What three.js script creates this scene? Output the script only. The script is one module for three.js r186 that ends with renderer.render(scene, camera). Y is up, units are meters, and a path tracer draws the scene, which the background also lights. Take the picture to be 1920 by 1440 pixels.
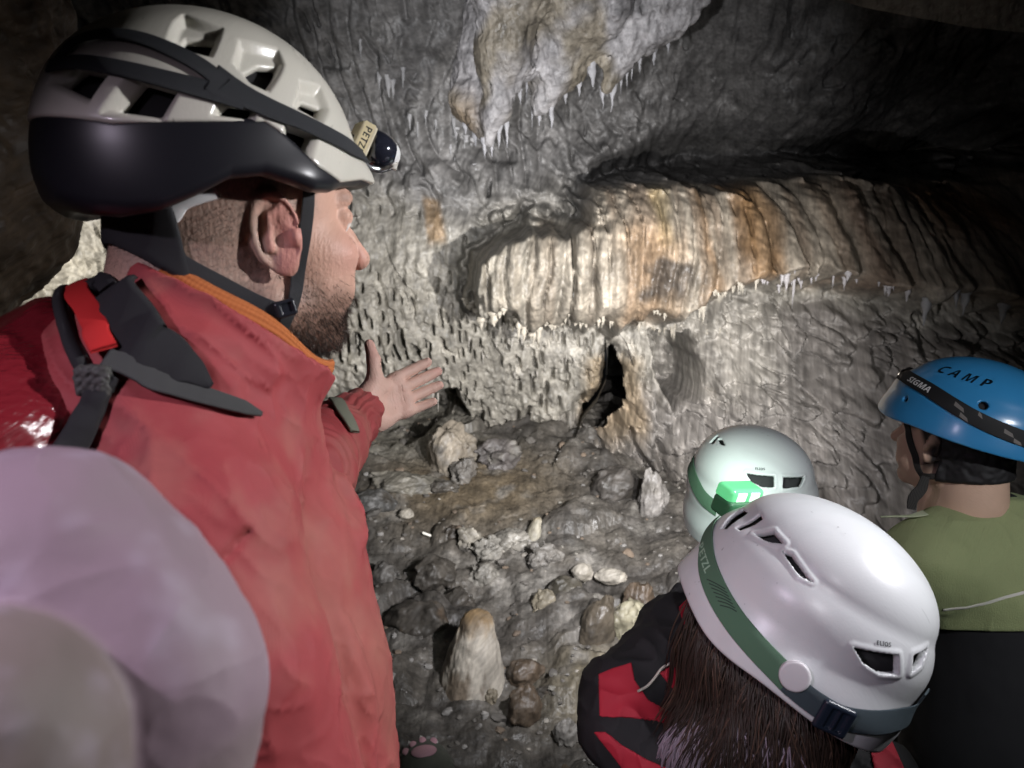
import * as THREE from 'three';
import { mergeGeometries } from 'three/addons/utils/BufferGeometryUtils.js';

// ---------- camera, sky, lamps, exposure ----------
const scene = new THREE.Scene();
const PITCH = 10 * Math.PI / 180, EYE = [0, 1.6, 0], FOV = 53;
const camera = new THREE.PerspectiveCamera(FOV, 4 / 3, 0.02, 60);
camera.position.set(...EYE);
camera.rotation.set(-PITCH, 0, 0);
camera.focus = 1.15;
camera.userData.fStop = 8;
const renderer = new THREE.WebGLRenderer({ antialias: true });
renderer.setSize(1024, 768);
renderer.toneMapping = THREE.LinearToneMapping;
renderer.toneMappingExposure = 1.0;
renderer.shadowMap.enabled = true;

// the photograph's pixel (px, py) at depth d metres along the lens, as a point of the place
const FPX = 720 / Math.tan(FOV * Math.PI / 360), CP = Math.cos(PITCH), SP = Math.sin(PITCH);
function P(px, py, d) {
  const X = (px - 960) / FPX * d, Y = (720 - py) / FPX * d;
  return [EYE[0] + X, EYE[1] + Y * CP - d * SP, EYE[2] - Y * SP - d * CP];
}
// night-dark sky outside the cave
const skyData = new Float32Array(4 * 32 * 16);
for (let i = 0; i < 512; i++) { skyData[i * 4] = 0.010; skyData[i * 4 + 1] = 0.011; skyData[i * 4 + 2] = 0.013; skyData[i * 4 + 3] = 1; }
const skyTex = new THREE.DataTexture(skyData, 32, 16, THREE.RGBAFormat, THREE.FloatType);
skyTex.mapping = THREE.EquirectangularReflectionMapping; skyTex.magFilter = THREE.LinearFilter; skyTex.needsUpdate = true;
scene.background = skyTex; scene.environment = skyTex; scene.environmentIntensity = 1;

// LAMPS: position, aim, colour, intensity, cone half-angle in degrees, penumbra, size
const LAMPS = [
  { at: P(1640, 690, 1.60), aim: P(1100, 650, 3.4), color: [1, 0.985, 0.97], power: 30, cone: 42, pen: 1, size: 1.0 },   // the blue helmet's lamp
  { at: P(1352, 890, 1.62), aim: P(1080, 880, 3.4), color: [0.97, 0.96, 1], power: 15, cone: 58, pen: 1, size: 1.0 },     // the smaller white helmet's lamp
  { at: P(1380, 905, 1.06), aim: P(1000, 1000, 3.0), color: [0.8, 1, 0.87], power: 0.55, cone: 55, pen: 1, size: 1.0 },     // the green lamp
  { at: P(752, 284, 0.845), aim: P(1000, 170, 3.0), color: [0.95, 0.96, 1], power: 30, cone: 26, pen: 1, size: 1.0 },      // the guide's lamp
  { at: [1.12, 1.92, -0.62], aim: P(840, 740, 0.85), color: [0.98, 0.97, 1], power: 6.6, cone: 36, pen: 1, size: 1.2 },   // visitor on the far side
  { at: [0.95, 1.95, 0.15], aim: P(1860, 860, 1.4), color: [0.95, 0.97, 1], power: 3.8, cone: 27, pen: 1, size: 1.2 },   // visitor behind the blue helmet
  { at: [0.0, 2.0, 0.3], aim: P(1080, 1310, 1.3), color: [0.97, 0.95, 1], power: 2.2, cone: 14, pen: 1, size: 1.2 },   // added fill for the red sleeve and near floor, no real lamp
  { at: [-0.62, 1.95, 0.05], aim: P(20, 960, 0.38), color: [0.93, 0.80, 1], power: 1.5, cone: 30, pen: 1, size: 1.2 },     // visitor behind
  { at: P(-120, 430, 3.05), aim: P(260, 480, 3.8), color: [1, 0.96, 0.88], power: 5, cone: 60, pen: 0.8, size: 1 },     // lamp in the side passage
];
for (const L of LAMPS) {
  const s = new THREE.SpotLight(new THREE.Color().setRGB(...L.color), L.power, 0, L.cone * Math.PI / 180, L.pen, 2);
  s.position.set(...L.at); s.target.position.set(...L.aim); s.castShadow = true; s.shadow.radius = L.size;
  s.shadow.mapSize.set(2048, 2048); s.shadow.camera.near = 0.02; s.shadow.bias = -0.0005;
  scene.add(s, s.target);
}

// ---------- helpers ----------
let seedState = 12345;
function rnd() { seedState = (seedState + 0x6d2b79f5) | 0; let t = Math.imul(seedState ^ (seedState >>> 15), 1 | seedState); t = (t + Math.imul(t ^ (t >>> 7), 61 | t)) ^ t; return ((t ^ (t >>> 14)) >>> 0) / 4294967296; }
const rr = (a, b) => a + (b - a) * rnd();
const clamp = (x, a, b) => x < a ? a : x > b ? b : x;
const ss = (a, b, x) => { const t = clamp((x - a) / (b - a), 0, 1); return t * t * (3 - 2 * t); };
const mix = (a, b, t) => a + (b - a) * t;
const mix3 = (a, b, t) => [mix(a[0], b[0], t), mix(a[1], b[1], t), mix(a[2], b[2], t)];
const PERM = new Uint8Array(512);
{ const p = []; for (let i = 0; i < 256; i++) p[i] = i; for (let i = 255; i > 0; i--) { const j = Math.floor(rnd() * (i + 1)); [p[i], p[j]] = [p[j], p[i]]; } for (let i = 0; i < 512; i++) PERM[i] = p[i & 255]; }
function gr(h, x, y, z) { h &= 15; const u = h < 8 ? x : y, v = h < 4 ? y : h === 12 || h === 14 ? x : z; return ((h & 1) ? -u : u) + ((h & 2) ? -v : v); }
function n3(x, y, z) {
  let X = Math.floor(x), Y = Math.floor(y), Z = Math.floor(z); x -= X; y -= Y; z -= Z; X &= 255; Y &= 255; Z &= 255;
  const u = x * x * x * (x * (x * 6 - 15) + 10), v = y * y * y * (y * (y * 6 - 15) + 10), w = z * z * z * (z * (z * 6 - 15) + 10);
  const A = PERM[X] + Y, AA = PERM[A] + Z, AB = PERM[A + 1] + Z, B = PERM[X + 1] + Y, BA = PERM[B] + Z, BB = PERM[B + 1] + Z;
  const l = (a, b, t) => a + (b - a) * t;
  return l(l(l(gr(PERM[AA], x, y, z), gr(PERM[BA], x - 1, y, z), u), l(gr(PERM[AB], x, y - 1, z), gr(PERM[BB], x - 1, y - 1, z), u), v),
    l(l(gr(PERM[AA + 1], x, y, z - 1), gr(PERM[BA + 1], x - 1, y, z - 1), u), l(gr(PERM[AB + 1], x, y - 1, z - 1), gr(PERM[BB + 1], x - 1, y - 1, z - 1), u), v), w);
}
function fbm(x, y, z, o) { let s = 0, a = 0.5; for (let i = 0; i < o; i++) { s += a * n3(x, y, z); x = x * 2.03 + 7.1; y = y * 2.03 + 3.3; z = z * 2.03 + 1.7; a *= 0.5; } return s; }
function hash2(i, j, k) { let h = Math.imul(i, 374761393) + Math.imul(j, 668265263) + Math.imul(k, 2147483647 - 1274126177) | 0; h = Math.imul(h ^ (h >>> 13), 1274126177); h = Math.imul(h ^ (h >>> 15), 0x85ebca6b); return ((h ^ (h >>> 16)) >>> 0) / 4294967296; }
// nearest and second nearest cell centre: [F1, F2, dx, dy, id]
const WO = [0, 0, 0, 0, 0];
function worley(x, y, s, jit = 0.9) {
  const X = Math.floor(x), Y = Math.floor(y); let a = 9, b = 9, ax = 0, ay = 0, id = 0;
  for (let j = -1; j <= 1; j++) for (let i = -1; i <= 1; i++) {
    const cx = X + i, cy = Y + j, dx = x - cx - 0.5 - jit * (hash2(cx, cy, s) - 0.5), dy = y - cy - 0.5 - jit * (hash2(cx, cy, s + 17) - 0.5), d = dx * dx + dy * dy;
    if (d < a) { b = a; a = d; ax = dx; ay = dy; id = hash2(cx, cy, s + 31); } else if (d < b) b = d;
  }
  WO[0] = Math.sqrt(a); WO[1] = Math.sqrt(b); WO[2] = ax; WO[3] = ay; WO[4] = id; return WO;
}
// signed distance to a closed outline in 2D (negative inside)
function polyDist(pts, x, y) {
  let d = 1e9, s = 1;
  for (let i = 0, n = pts.length, j = n - 1; i < n; j = i, i++) {
    const [ax, ay] = pts[i], [bx, by] = pts[j], ex = bx - ax, ey = by - ay, wx = x - ax, wy = y - ay;
    const t = clamp((wx * ex + wy * ey) / (ex * ex + ey * ey), 0, 1), dx = wx - ex * t, dy = wy - ey * t;
    d = Math.min(d, dx * dx + dy * dy);
    const c1 = y >= ay, c2 = y < by, c3 = ex * wy > ey * wx;
    if ((c1 && c2 && c3) || (!c1 && !c2 && !c3)) s = -s;
  }
  return s * Math.sqrt(d);
}
function lineDist(pts, x, y) { let d = 1e9; for (let i = 0; i + 1 < pts.length; i++) { const [ax, ay] = pts[i], [bx, by] = pts[i + 1], ex = bx - ax, ey = by - ay, t = clamp(((x - ax) * ex + (y - ay) * ey) / (ex * ex + ey * ey), 0, 1), dx = x - ax - ex * t, dy = y - ay - ey * t; d = Math.min(d, dx * dx + dy * dy); } return Math.sqrt(d); }
function lerpTable(t, x) { if (x <= t[0][0]) return t[0][1]; for (let i = 1; i < t.length; i++) if (x <= t[i][0]) { const u = (x - t[i - 1][0]) / (t[i][0] - t[i - 1][0]); return mix(t[i - 1][1], t[i][1], u * u * (3 - 2 * u)); } return t[t.length - 1][1]; }
function linTable(t, x) { if (x <= t[0][0]) return t[0][1]; for (let i = 1; i < t.length; i++) if (x <= t[i][0]) return mix(t[i - 1][1], t[i][1], (x - t[i - 1][0]) / (t[i][0] - t[i - 1][0])); return t[t.length - 1][1]; }
// smooth scattered interpolation of [u, v, value] points
function scattered(pts, sig) { const k = 1 / (2 * sig * sig); return (u, v) => { let w = 0, s = 0; for (const p of pts) { const a = p[0] - u, b = p[1] - v, q = Math.exp(-(a * a + b * b) * k) + 1e-7 / (0.05 + a * a + b * b); w += q; s += q * p[2]; } return s / w; }; }

// ----- solids as distance fields (negative inside), meshed by surface nets
const smin = (a, b, k) => { const h = clamp(0.5 + 0.5 * (b - a) / k, 0, 1); return b + (a - b) * h - k * h * (1 - h); };
const smax = (a, b, k) => -smin(-a, -b, k);
function cap(a, b, ra, rb) {
  const [ax, ay, az] = a, bx = b[0] - ax, by = b[1] - ay, bz = b[2] - az, l = bx * bx + by * by + bz * bz;
  return (x, y, z) => { x -= ax; y -= ay; z -= az; const t = clamp((x * bx + y * by + z * bz) / l, 0, 1), dx = x - bx * t, dy = y - by * t, dz = z - bz * t; return Math.sqrt(dx * dx + dy * dy + dz * dz) - (ra + (rb - ra) * t); };
}
function ell(c, r) { const [cx, cy, cz] = c, [rx, ry, rz] = r; return (x, y, z) => { x -= cx; y -= cy; z -= cz; const a = x / rx, b = y / ry, d = z / rz, k0 = Math.sqrt(a * a + b * b + d * d), e = a / rx, g = b / ry, h = d / rz, k1 = Math.sqrt(e * e + g * g + h * h); return k1 < 1e-9 ? -Math.min(rx, ry, rz) : k0 * (k0 - 1) / k1; }; }
function rbox(c, h, r) { return (x, y, z) => { const a = Math.abs(x - c[0]) - h[0] + r, b = Math.abs(y - c[1]) - h[1] + r, d = Math.abs(z - c[2]) - h[2] + r, A = Math.max(a, 0), B = Math.max(b, 0), D = Math.max(d, 0); return Math.sqrt(A * A + B * B + D * D) + Math.min(Math.max(a, b, d), 0) - r; }; }
function chain(pts, k) { const cs = []; for (let i = 0; i + 1 < pts.length; i++) cs.push(cap(pts[i], pts[i + 1], pts[i][3], pts[i + 1][3])); return (x, y, z) => { let d = cs[0](x, y, z); for (let i = 1; i < cs.length; i++) d = k ? smin(d, cs[i](x, y, z), k) : Math.min(d, cs[i](x, y, z)); return d; }; }
function within(f, m) { const e = new THREE.Matrix4().copy(m).invert().elements; return (x, y, z) => f(e[0] * x + e[4] * y + e[8] * z + e[12], e[1] * x + e[5] * y + e[9] * z + e[13], e[2] * x + e[6] * y + e[10] * z + e[14]); }
function grad(f, x, y, z, e) { const gx = f(x + e, y, z) - f(x - e, y, z), gy = f(x, y + e, z) - f(x, y - e, z), gz = f(x, y, z + e) - f(x, y, z - e); return [gx, gy, gz, Math.sqrt(gx * gx + gy * gy + gz * gz) || 1e-9]; }
// surface-nets mesh of f in the box lo..hi with cells of h; opt: color(x,y,z) -> [r,g,b], uv(x,y,z,n) -> [u,v], lip
function solid(f, lo, hi, h, opt = {}) {
  const B = 10, lip = opt.lip ?? 1.15, N = [0, 1, 2].map((i) => Math.ceil((hi[i] - lo[i]) / h)), SX = N[0] + 4, SY = N[1] + 4;
  const nb = N.map((n) => Math.ceil((n + 1) / B)), reach = lip * 0.5 * Math.sqrt(3) * (B + 2) * h;
  const pos = [], idx = [], ids = new Map(), M = B + 2, val = new Float32Array(M * M * M), key = (i, j, k) => (i + 1) + SX * ((j + 1) + SY * (k + 1));
  const at = (i, j, k) => val[i + M * (j + M * k)];
  const vert = (i, j, k, gi, gj, gk) => {
    const kk = key(gi, gj, gk), got = ids.get(kk); if (got !== undefined) return got;
    let sx = 0, sy = 0, sz = 0, c = 0;
    const v0 = at(i, j, k), v1 = at(i + 1, j, k), v2 = at(i, j + 1, k), v3 = at(i + 1, j + 1, k), v4 = at(i, j, k + 1), v5 = at(i + 1, j, k + 1), v6 = at(i, j + 1, k + 1), v7 = at(i + 1, j + 1, k + 1);
    const ed = (a, b, x, y, z, ax) => { if ((a < 0) !== (b < 0)) { const t = a / (a - b); sx += x + (ax === 0 ? t : 0); sy += y + (ax === 1 ? t : 0); sz += z + (ax === 2 ? t : 0); c++; } };
    ed(v0, v1, 0, 0, 0, 0); ed(v2, v3, 0, 1, 0, 0); ed(v4, v5, 0, 0, 1, 0); ed(v6, v7, 0, 1, 1, 0);
    ed(v0, v2, 0, 0, 0, 1); ed(v1, v3, 1, 0, 0, 1); ed(v4, v6, 0, 0, 1, 1); ed(v5, v7, 1, 0, 1, 1);
    ed(v0, v4, 0, 0, 0, 2); ed(v1, v5, 1, 0, 0, 2); ed(v2, v6, 0, 1, 0, 2); ed(v3, v7, 1, 1, 0, 2);
    c = c || 1;
    const id = pos.length / 3; pos.push(lo[0] + (gi + sx / c) * h, lo[1] + (gj + sy / c) * h, lo[2] + (gk + sz / c) * h); ids.set(kk, id); return id;
  };
  for (let bk = 0; bk < nb[2]; bk++) for (let bj = 0; bj < nb[1]; bj++) for (let bi = 0; bi < nb[0]; bi++) {
    const i0 = bi * B - 1, j0 = bj * B - 1, k0 = bk * B - 1, c = M / 2 - 0.5;
    if (Math.abs(f(lo[0] + (i0 + c) * h, lo[1] + (j0 + c) * h, lo[2] + (k0 + c) * h)) > reach) continue;
    let q = 0, neg = 0;
    for (let k = 0; k < M; k++) for (let j = 0; j < M; j++) for (let i = 0; i < M; i++) { const v = f(lo[0] + (i0 + i) * h, lo[1] + (j0 + j) * h, lo[2] + (k0 + k) * h); val[q++] = v; if (v < 0) neg++; }
    if (!neg || neg === q) continue;
    for (let k = 1; k <= B; k++) for (let j = 1; j <= B; j++) for (let i = 1; i <= B; i++) {
      const a = at(i, j, k) < 0, g = [i0 + i, j0 + j, k0 + k];
      if ((at(i + 1, j, k) < 0) !== a) { const p = vert(i, j - 1, k - 1, g[0], g[1] - 1, g[2] - 1), r = vert(i, j, k - 1, g[0], g[1], g[2] - 1), s = vert(i, j, k, ...g), t = vert(i, j - 1, k, g[0], g[1] - 1, g[2]); a ? idx.push(p, r, s, p, s, t) : idx.push(p, s, r, p, t, s); }
      if ((at(i, j + 1, k) < 0) !== a) { const p = vert(i - 1, j, k - 1, g[0] - 1, g[1], g[2] - 1), r = vert(i - 1, j, k, g[0] - 1, g[1], g[2]), s = vert(i, j, k, ...g), t = vert(i, j, k - 1, g[0], g[1], g[2] - 1); a ? idx.push(p, r, s, p, s, t) : idx.push(p, s, r, p, t, s); }
      if ((at(i, j, k + 1) < 0) !== a) { const p = vert(i - 1, j - 1, k, g[0] - 1, g[1] - 1, g[2]), r = vert(i, j - 1, k, g[0], g[1] - 1, g[2]), s = vert(i, j, k, ...g), t = vert(i - 1, j, k, g[0] - 1, g[1], g[2]); a ? idx.push(p, r, s, p, s, t) : idx.push(p, s, r, p, t, s); }
    }
  }
  const n = pos.length / 3, nor = new Float32Array(n * 3), col = opt.color && new Float32Array(n * 3), uv = opt.uv !== null && new Float32Array(n * 2), e = h * 0.5;
  for (let i = 0; i < n; i++) {
    let x = pos[i * 3], y = pos[i * 3 + 1], z = pos[i * 3 + 2], g = grad(f, x, y, z, e);
    const d = f(x, y, z), L = g[3] / (2 * e), st = clamp(-d / Math.max(L, 0.3), -h * 0.7, h * 0.7);
    x += g[0] / g[3] * st; y += g[1] / g[3] * st; z += g[2] / g[3] * st; pos[i * 3] = x; pos[i * 3 + 1] = y; pos[i * 3 + 2] = z;
    const nn = [g[0] / g[3], g[1] / g[3], g[2] / g[3]];
    nor.set(nn, i * 3);
    if (col) col.set(opt.color(x, y, z, nn), i * 3);
    if (uv) uv.set(opt.uv ? opt.uv(x, y, z, nn) : [x * 0.85 + z * 0.75, y + z * 0.4 - x * 0.3], i * 2);
  }
  const geo = new THREE.BufferGeometry();
  geo.setAttribute('position', new THREE.BufferAttribute(new Float32Array(pos), 3)); geo.setAttribute('normal', new THREE.BufferAttribute(nor, 3));
  if (col) geo.setAttribute('color', new THREE.BufferAttribute(col, 3)); if (uv) geo.setAttribute('uv', new THREE.BufferAttribute(uv, 2));
  geo.setIndex(new THREE.BufferAttribute(new Uint32Array(idx), 1));
  return geo;
}
// grid sheet: pt(i, j) -> [x, y, z]; opt.color / uv
function sheet(nu, nv, pt, opt = {}) {
  const n = nu * nv, pos = new Float32Array(n * 3), col = opt.color && new Float32Array(n * 3), uv = new Float32Array(n * 2), idx = new Uint32Array((nu - 1) * (nv - 1) * 6);
  for (let j = 0, q = 0; j < nv; j++) for (let i = 0; i < nu; i++, q++) { const p = pt(i, j); pos.set(p, q * 3); uv.set(opt.uv ? opt.uv(p, i, j) : [p[0], p[1]], q * 2); if (col) col.set(opt.color(p, i, j), q * 3); }
  for (let j = 0, q = 0; j + 1 < nv; j++) for (let i = 0; i + 1 < nu; i++) { const a = j * nu + i; if (opt.skip && opt.skip(i, j)) continue; if (opt.flip) { idx[q++] = a; idx[q++] = a + nu; idx[q++] = a + 1; idx[q++] = a + 1; idx[q++] = a + nu; idx[q++] = a + nu + 1; } else { idx[q++] = a; idx[q++] = a + 1; idx[q++] = a + nu; idx[q++] = a + 1; idx[q++] = a + nu + 1; idx[q++] = a + nu; } }
  const g = new THREE.BufferGeometry();
  g.setAttribute('position', new THREE.BufferAttribute(pos, 3)); g.setAttribute('uv', new THREE.BufferAttribute(uv, 2)); if (col) g.setAttribute('color', new THREE.BufferAttribute(col, 3));
  g.setIndex(new THREE.BufferAttribute(opt.skip ? idx.filter((v, k, a) => !(a[k - k % 3] === 0 && a[k - k % 3 + 1] === 0)) : idx, 1)); g.computeVertexNormals(); return g;
}
const used = {};
function numbered(name) { const k = used[name] = (used[name] ?? -1) + 1; return k ? name + '_' + String(k).padStart(3, '0') : name; }
function tag(o, label, category, group) { o.userData.label = label; if (category) o.userData.category = category; if (group) o.userData.group = group; return o; }
function part(name, geo, mat, parent, kind) { const m = new THREE.Mesh(geo, mat); m.name = parent ? name : numbered(name); m.castShadow = m.receiveShadow = true; if (kind) m.userData.kind = kind; (parent ?? scene).add(m); return m; }
function thing(name, label, category, group) { const g = new THREE.Group(); g.name = numbered(name); tag(g, label, category, group); scene.add(g); return g; }

// ----- textures: tileable noise
function noiseTex(size, fn, srgb) {
  const d = new Uint8Array(size * size * 4);
  for (let y = 0, q = 0; y < size; y++) for (let x = 0; x < size; x++, q += 4) { const c = fn(x / size, y / size); if (c.length) { d[q] = c[0]; d[q + 1] = c[1]; d[q + 2] = c[2]; } else d[q] = d[q + 1] = d[q + 2] = c; d[q + 3] = 255; }
  const t = new THREE.DataTexture(d, size, size, THREE.RGBAFormat); t.wrapS = t.wrapT = THREE.RepeatWrapping; t.magFilter = THREE.LinearFilter; t.minFilter = THREE.LinearMipmapLinearFilter; t.generateMipmaps = true; if (srgb) t.colorSpace = THREE.SRGBColorSpace; t.needsUpdate = true; return t;
}
// noise that repeats every 1 unit of u, v: sampled on a torus
function tileN(u, v, f, o, s) { const a = u * 6.28318, b = v * 6.28318, R = f / 6.28318; let r = 0, am = 0.5, k = 1; for (let i = 0; i < o; i++) { r += am * (n3(Math.cos(a) * R * k + s, Math.sin(a) * R * k + s * 2, Math.cos(b) * R * k) + n3(Math.sin(b) * R * k + s, Math.cos(a) * R * k - s, Math.sin(a) * R * k + 5)) * 0.7; am *= 0.5; k *= 2; } return r; }
function rep(t, u, v) { const c = t.clone(); c.repeat.set(u, v ?? u); c.needsUpdate = true; return c; }
const TX = {};
TX.rockBump = noiseTex(512, (u, v) => clamp(128 + 190 * tileN(u, v, 9, 5, 3.3), 0, 255));
TX.rockTone = noiseTex(512, (u, v) => { const a = tileN(u, v, 6, 5, 11.7), b = tileN(u, v, 30, 3, 4.1), k = clamp(205 + 90 * a + 70 * b, 60, 255); return [k, k * 0.985, k * 0.96]; }, true);
TX.rockRough = noiseTex(256, (u, v) => clamp(170 + 150 * tileN(u, v, 8, 4, 8.8), 70, 255));
TX.fine = noiseTex(256, (u, v) => clamp(128 + 200 * tileN(u, v, 24, 3, 2.2), 0, 255));
TX.scuff = noiseTex(512, (u, v) => { const a = tileN(u, v, 5, 4, 21), b = tileN(u, v, 60, 2, 31), s = b > 0.42 ? 60 * (b - 0.42) / 0.1 : 0, k = clamp(247 + 24 * Math.min(0, a) - s, 120, 255); return [k, k * 0.99, k * 0.97]; }, true);
const rockMat = (opt = {}) => new THREE.MeshPhysicalMaterial({ vertexColors: true, roughness: 0.85, map: rep(TX.rockTone, 2.2), bumpMap: rep(TX.rockBump, 5), bumpScale: 0.006, roughnessMap: rep(TX.rockRough, 2.7), specularIntensity: 0.7, ...opt });

// ----- working on surfaces: where a line of sight meets a solid, ribbons laid on it
const EYEV = EYE;
function hit(f, px, py, from = 0.15, to = 6) {
  const q = P(px, py, 1), dx = q[0] - EYE[0], dy = q[1] - EYE[1], dz = q[2] - EYE[2], L = Math.hypot(dx, dy, dz); let t = from, best = 1e9, bt = t;
  for (let i = 0; i < 400 && t < to; i++) { const d = f(EYE[0] + dx / L * t, EYE[1] + dy / L * t, EYE[2] + dz / L * t); if (d < best) { best = d; bt = t; } if (d < 0.0003) break; t += Math.max(d * 0.8, 0.0004); }
  return [EYE[0] + dx / L * bt, EYE[1] + dy / L * bt, EYE[2] + dz / L * bt];
}
function snap(f, p, off = 0) { let [x, y, z] = p; for (let i = 0; i < 8; i++) { const d = f(x, y, z) - off, g = grad(f, x, y, z, 0.0015); const L = g[3] / 0.003, s = clamp(d / Math.max(L, 0.4), -0.02, 0.02); x -= g[0] / g[3] * s; y -= g[1] / g[3] * s; z -= g[2] / g[3] * s; } return [x, y, z]; }
const V = (a) => new THREE.Vector3(...a);
// f: solid it lies on; pts: points of the place; w: width or list; lie: distance of the middle over the surface (null: free)
function ribbon(f, pts, w, th, opt = {}) {
  const n = opt.n ?? 40, cv = new THREE.CatmullRomCurve3(pts.map(V), false, 'centripetal'), prof = opt.prof ?? [[-0.5, 0], [-0.5, 0.6], [-0.42, 1], [0, 1.08], [0.42, 1], [0.5, 0.6], [0.5, 0]];
  const m = prof.length, ps = [], ns = [];
  for (let i = 0; i < n; i++) { let p = cv.getPoint(i / (n - 1)).toArray(); if (f && opt.lie !== null) p = snap(f, p, opt.lie ?? 0); ps.push(V(p)); const g = f ? grad(f, ...p, 0.003) : [0, 0, 1, 1]; ns.push(opt.normal ? V(opt.normal) : new THREE.Vector3(g[0], g[1], g[2]).normalize()); }
  if (opt.smooth) for (let k = 0; k < opt.smooth; k++) for (let i = 1; i + 1 < n; i++) { ns[i].add(ns[i - 1]).add(ns[i + 1]).normalize(); ps[i].multiplyScalar(2).add(ps[i - 1]).add(ps[i + 1]).multiplyScalar(0.25); }
  const pos = [], uv = [], idx = []; let run = 0;
  for (let i = 0; i < n; i++) {
    const t = ps[Math.min(i + 1, n - 1)].clone().sub(ps[Math.max(i - 1, 0)]).normalize(), b = ns[i].clone().cross(t).normalize(), nn = t.clone().cross(b).normalize();
    if (i) run += ps[i].distanceTo(ps[i - 1]);
    const ww = Array.isArray(w) ? linTable(w, i / (n - 1)) : w;
    for (const [a, h] of prof) {
      let p = ps[i].clone().addScaledVector(b, a * ww);
      if (f && opt.hug) { const q = snap(f, p.toArray(), opt.lie ?? 0), gg = grad(f, ...q, 0.003); p = V(q).addScaledVector(new THREE.Vector3(gg[0], gg[1], gg[2]).normalize(), h * th); } else p.addScaledVector(nn, h * th);
      pos.push(p.x, p.y, p.z); uv.push(opt.unit ? i / (n - 1) : run, opt.unit ? a + 0.5 : a * ww);
    }
  }
  const open = opt.open;
  for (let i = 0; i + 1 < n; i++) for (let k = 0; k < (open ? m - 1 : m); k++) { const a = i * m + k, b = i * m + (k + 1) % m; idx.push(a, a + m, b, b, a + m, b + m); }
  if (!open) for (const e of [0, n - 1]) for (let k = 1; k + 1 < m; k++) idx.push(e * m, e * m + k, e * m + k + 1);
  let g = new THREE.BufferGeometry(); g.setAttribute('position', new THREE.Float32BufferAttribute(pos, 3)); g.setAttribute('uv', new THREE.Float32BufferAttribute(uv, 2)); g.setIndex(idx); g.computeVertexNormals(); return g;
}
function tube(pts, r, seg = 8, n = 30, tip) {
  const cv = new THREE.CatmullRomCurve3(pts.map(V), false, 'centripetal'), fr = cv.computeFrenetFrames(n, false), pos = [], idx = [], uv = [];
  for (let i = 0; i <= n; i++) { const p = cv.getPointAt(i / n), rad = Array.isArray(r) ? linTable(r, i / n) : r; for (let k = 0; k < seg; k++) { const a = k / seg * 2 * Math.PI, d = fr.normals[i].clone().multiplyScalar(Math.cos(a) * rad).addScaledVector(fr.binormals[i], Math.sin(a) * rad); pos.push(p.x + d.x, p.y + d.y, p.z + d.z); uv.push(k / seg, i / n); } }
  for (let i = 0; i < n; i++) for (let k = 0; k < seg; k++) { const a = i * seg + k, b = i * seg + (k + 1) % seg; idx.push(a, b, a + seg, b, b + seg, a + seg); }
  for (const e of [0, n]) for (let k = 1; k + 1 < seg; k++) idx.push(e * seg, e * seg + k, e * seg + k + 1);
  const g = new THREE.BufferGeometry(); g.setAttribute('position', new THREE.Float32BufferAttribute(pos, 3)); g.setAttribute('uv', new THREE.Float32BufferAttribute(uv, 2)); g.setIndex(idx); g.computeVertexNormals(); return g;
}
function lettering(text, font, color, w = 512, h = 128, plate) { const c = document.createElement('canvas'); c.width = w; c.height = h; const x = c.getContext('2d'); if (plate) { x.fillStyle = plate; x.fillRect(0, 0, w, h); } else x.clearRect(0, 0, w, h); x.fillStyle = color; x.font = font; x.textAlign = 'center'; x.textBaseline = 'middle'; x.fillText(text, w / 2, h / 2, w * 0.96); const t = new THREE.CanvasTexture(c); t.colorSpace = THREE.SRGBColorSpace; return t; }
// moves a group's origin to the bottom of what it holds
function settle(g) { g.updateMatrixWorld(true); const b = new THREE.Box3().setFromObject(g), c = b.getCenter(new THREE.Vector3()); c.y = b.min.y; for (const k of g.children) k.position.sub(c); g.position.copy(c); return g; }
const place = (m, M) => { m.applyMatrix4(M); return m; };
const std = (rgb, rough, o = {}) => new THREE.MeshPhysicalMaterial({ color: new THREE.Color().setRGB(...rgb), roughness: rough, ...o });
const yaw = (pos, deg, pitch = 0, roll = 0) => new THREE.Matrix4().compose(V(pos), new THREE.Quaternion().setFromEuler(new THREE.Euler(roll * Math.PI / 180, deg * Math.PI / 180, pitch * Math.PI / 180, 'YZX')), new THREE.Vector3(1, 1, 1));
// a point of the place in the axes of M
const inAxes = (M, p) => V(p).applyMatrix4(new THREE.Matrix4().copy(M).invert()).toArray();
const fabricBump = noiseTex(128, (u, v) => 128 + 60 * Math.sin(u * 6.28318 * 32) * Math.sin(v * 6.28318 * 32) + 40 * tileN(u, v, 20, 2, 1));
const webBump = noiseTex(128, (u, v) => 128 + 100 * Math.sin((u + v) * 6.28318 * 16) * 0.6 + 40 * Math.sin((u - v) * 6.28318 * 16));
const MT = {
  strap: std([0.022, 0.023, 0.026], 0.75, { bumpMap: rep(webBump, 60, 60), bumpScale: 0.0006 }),
  blackPlastic: std([0.012, 0.012, 0.015], 0.38),
  softBlack: std([0.016, 0.016, 0.018], 0.9, { bumpMap: rep(fabricBump, 40), bumpScale: 0.0006 }),
  whitePlastic: std([0.74, 0.75, 0.74], 0.3),
  skin: new THREE.MeshPhysicalMaterial({ vertexColors: true, roughness: 0.52, specularIntensity: 0.6, bumpMap: rep(TX.fine, 14), bumpScale: 0.0006, sheen: 0.2, sheenColor: new THREE.Color(1, 0.6, 0.5) }),
};
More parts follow.
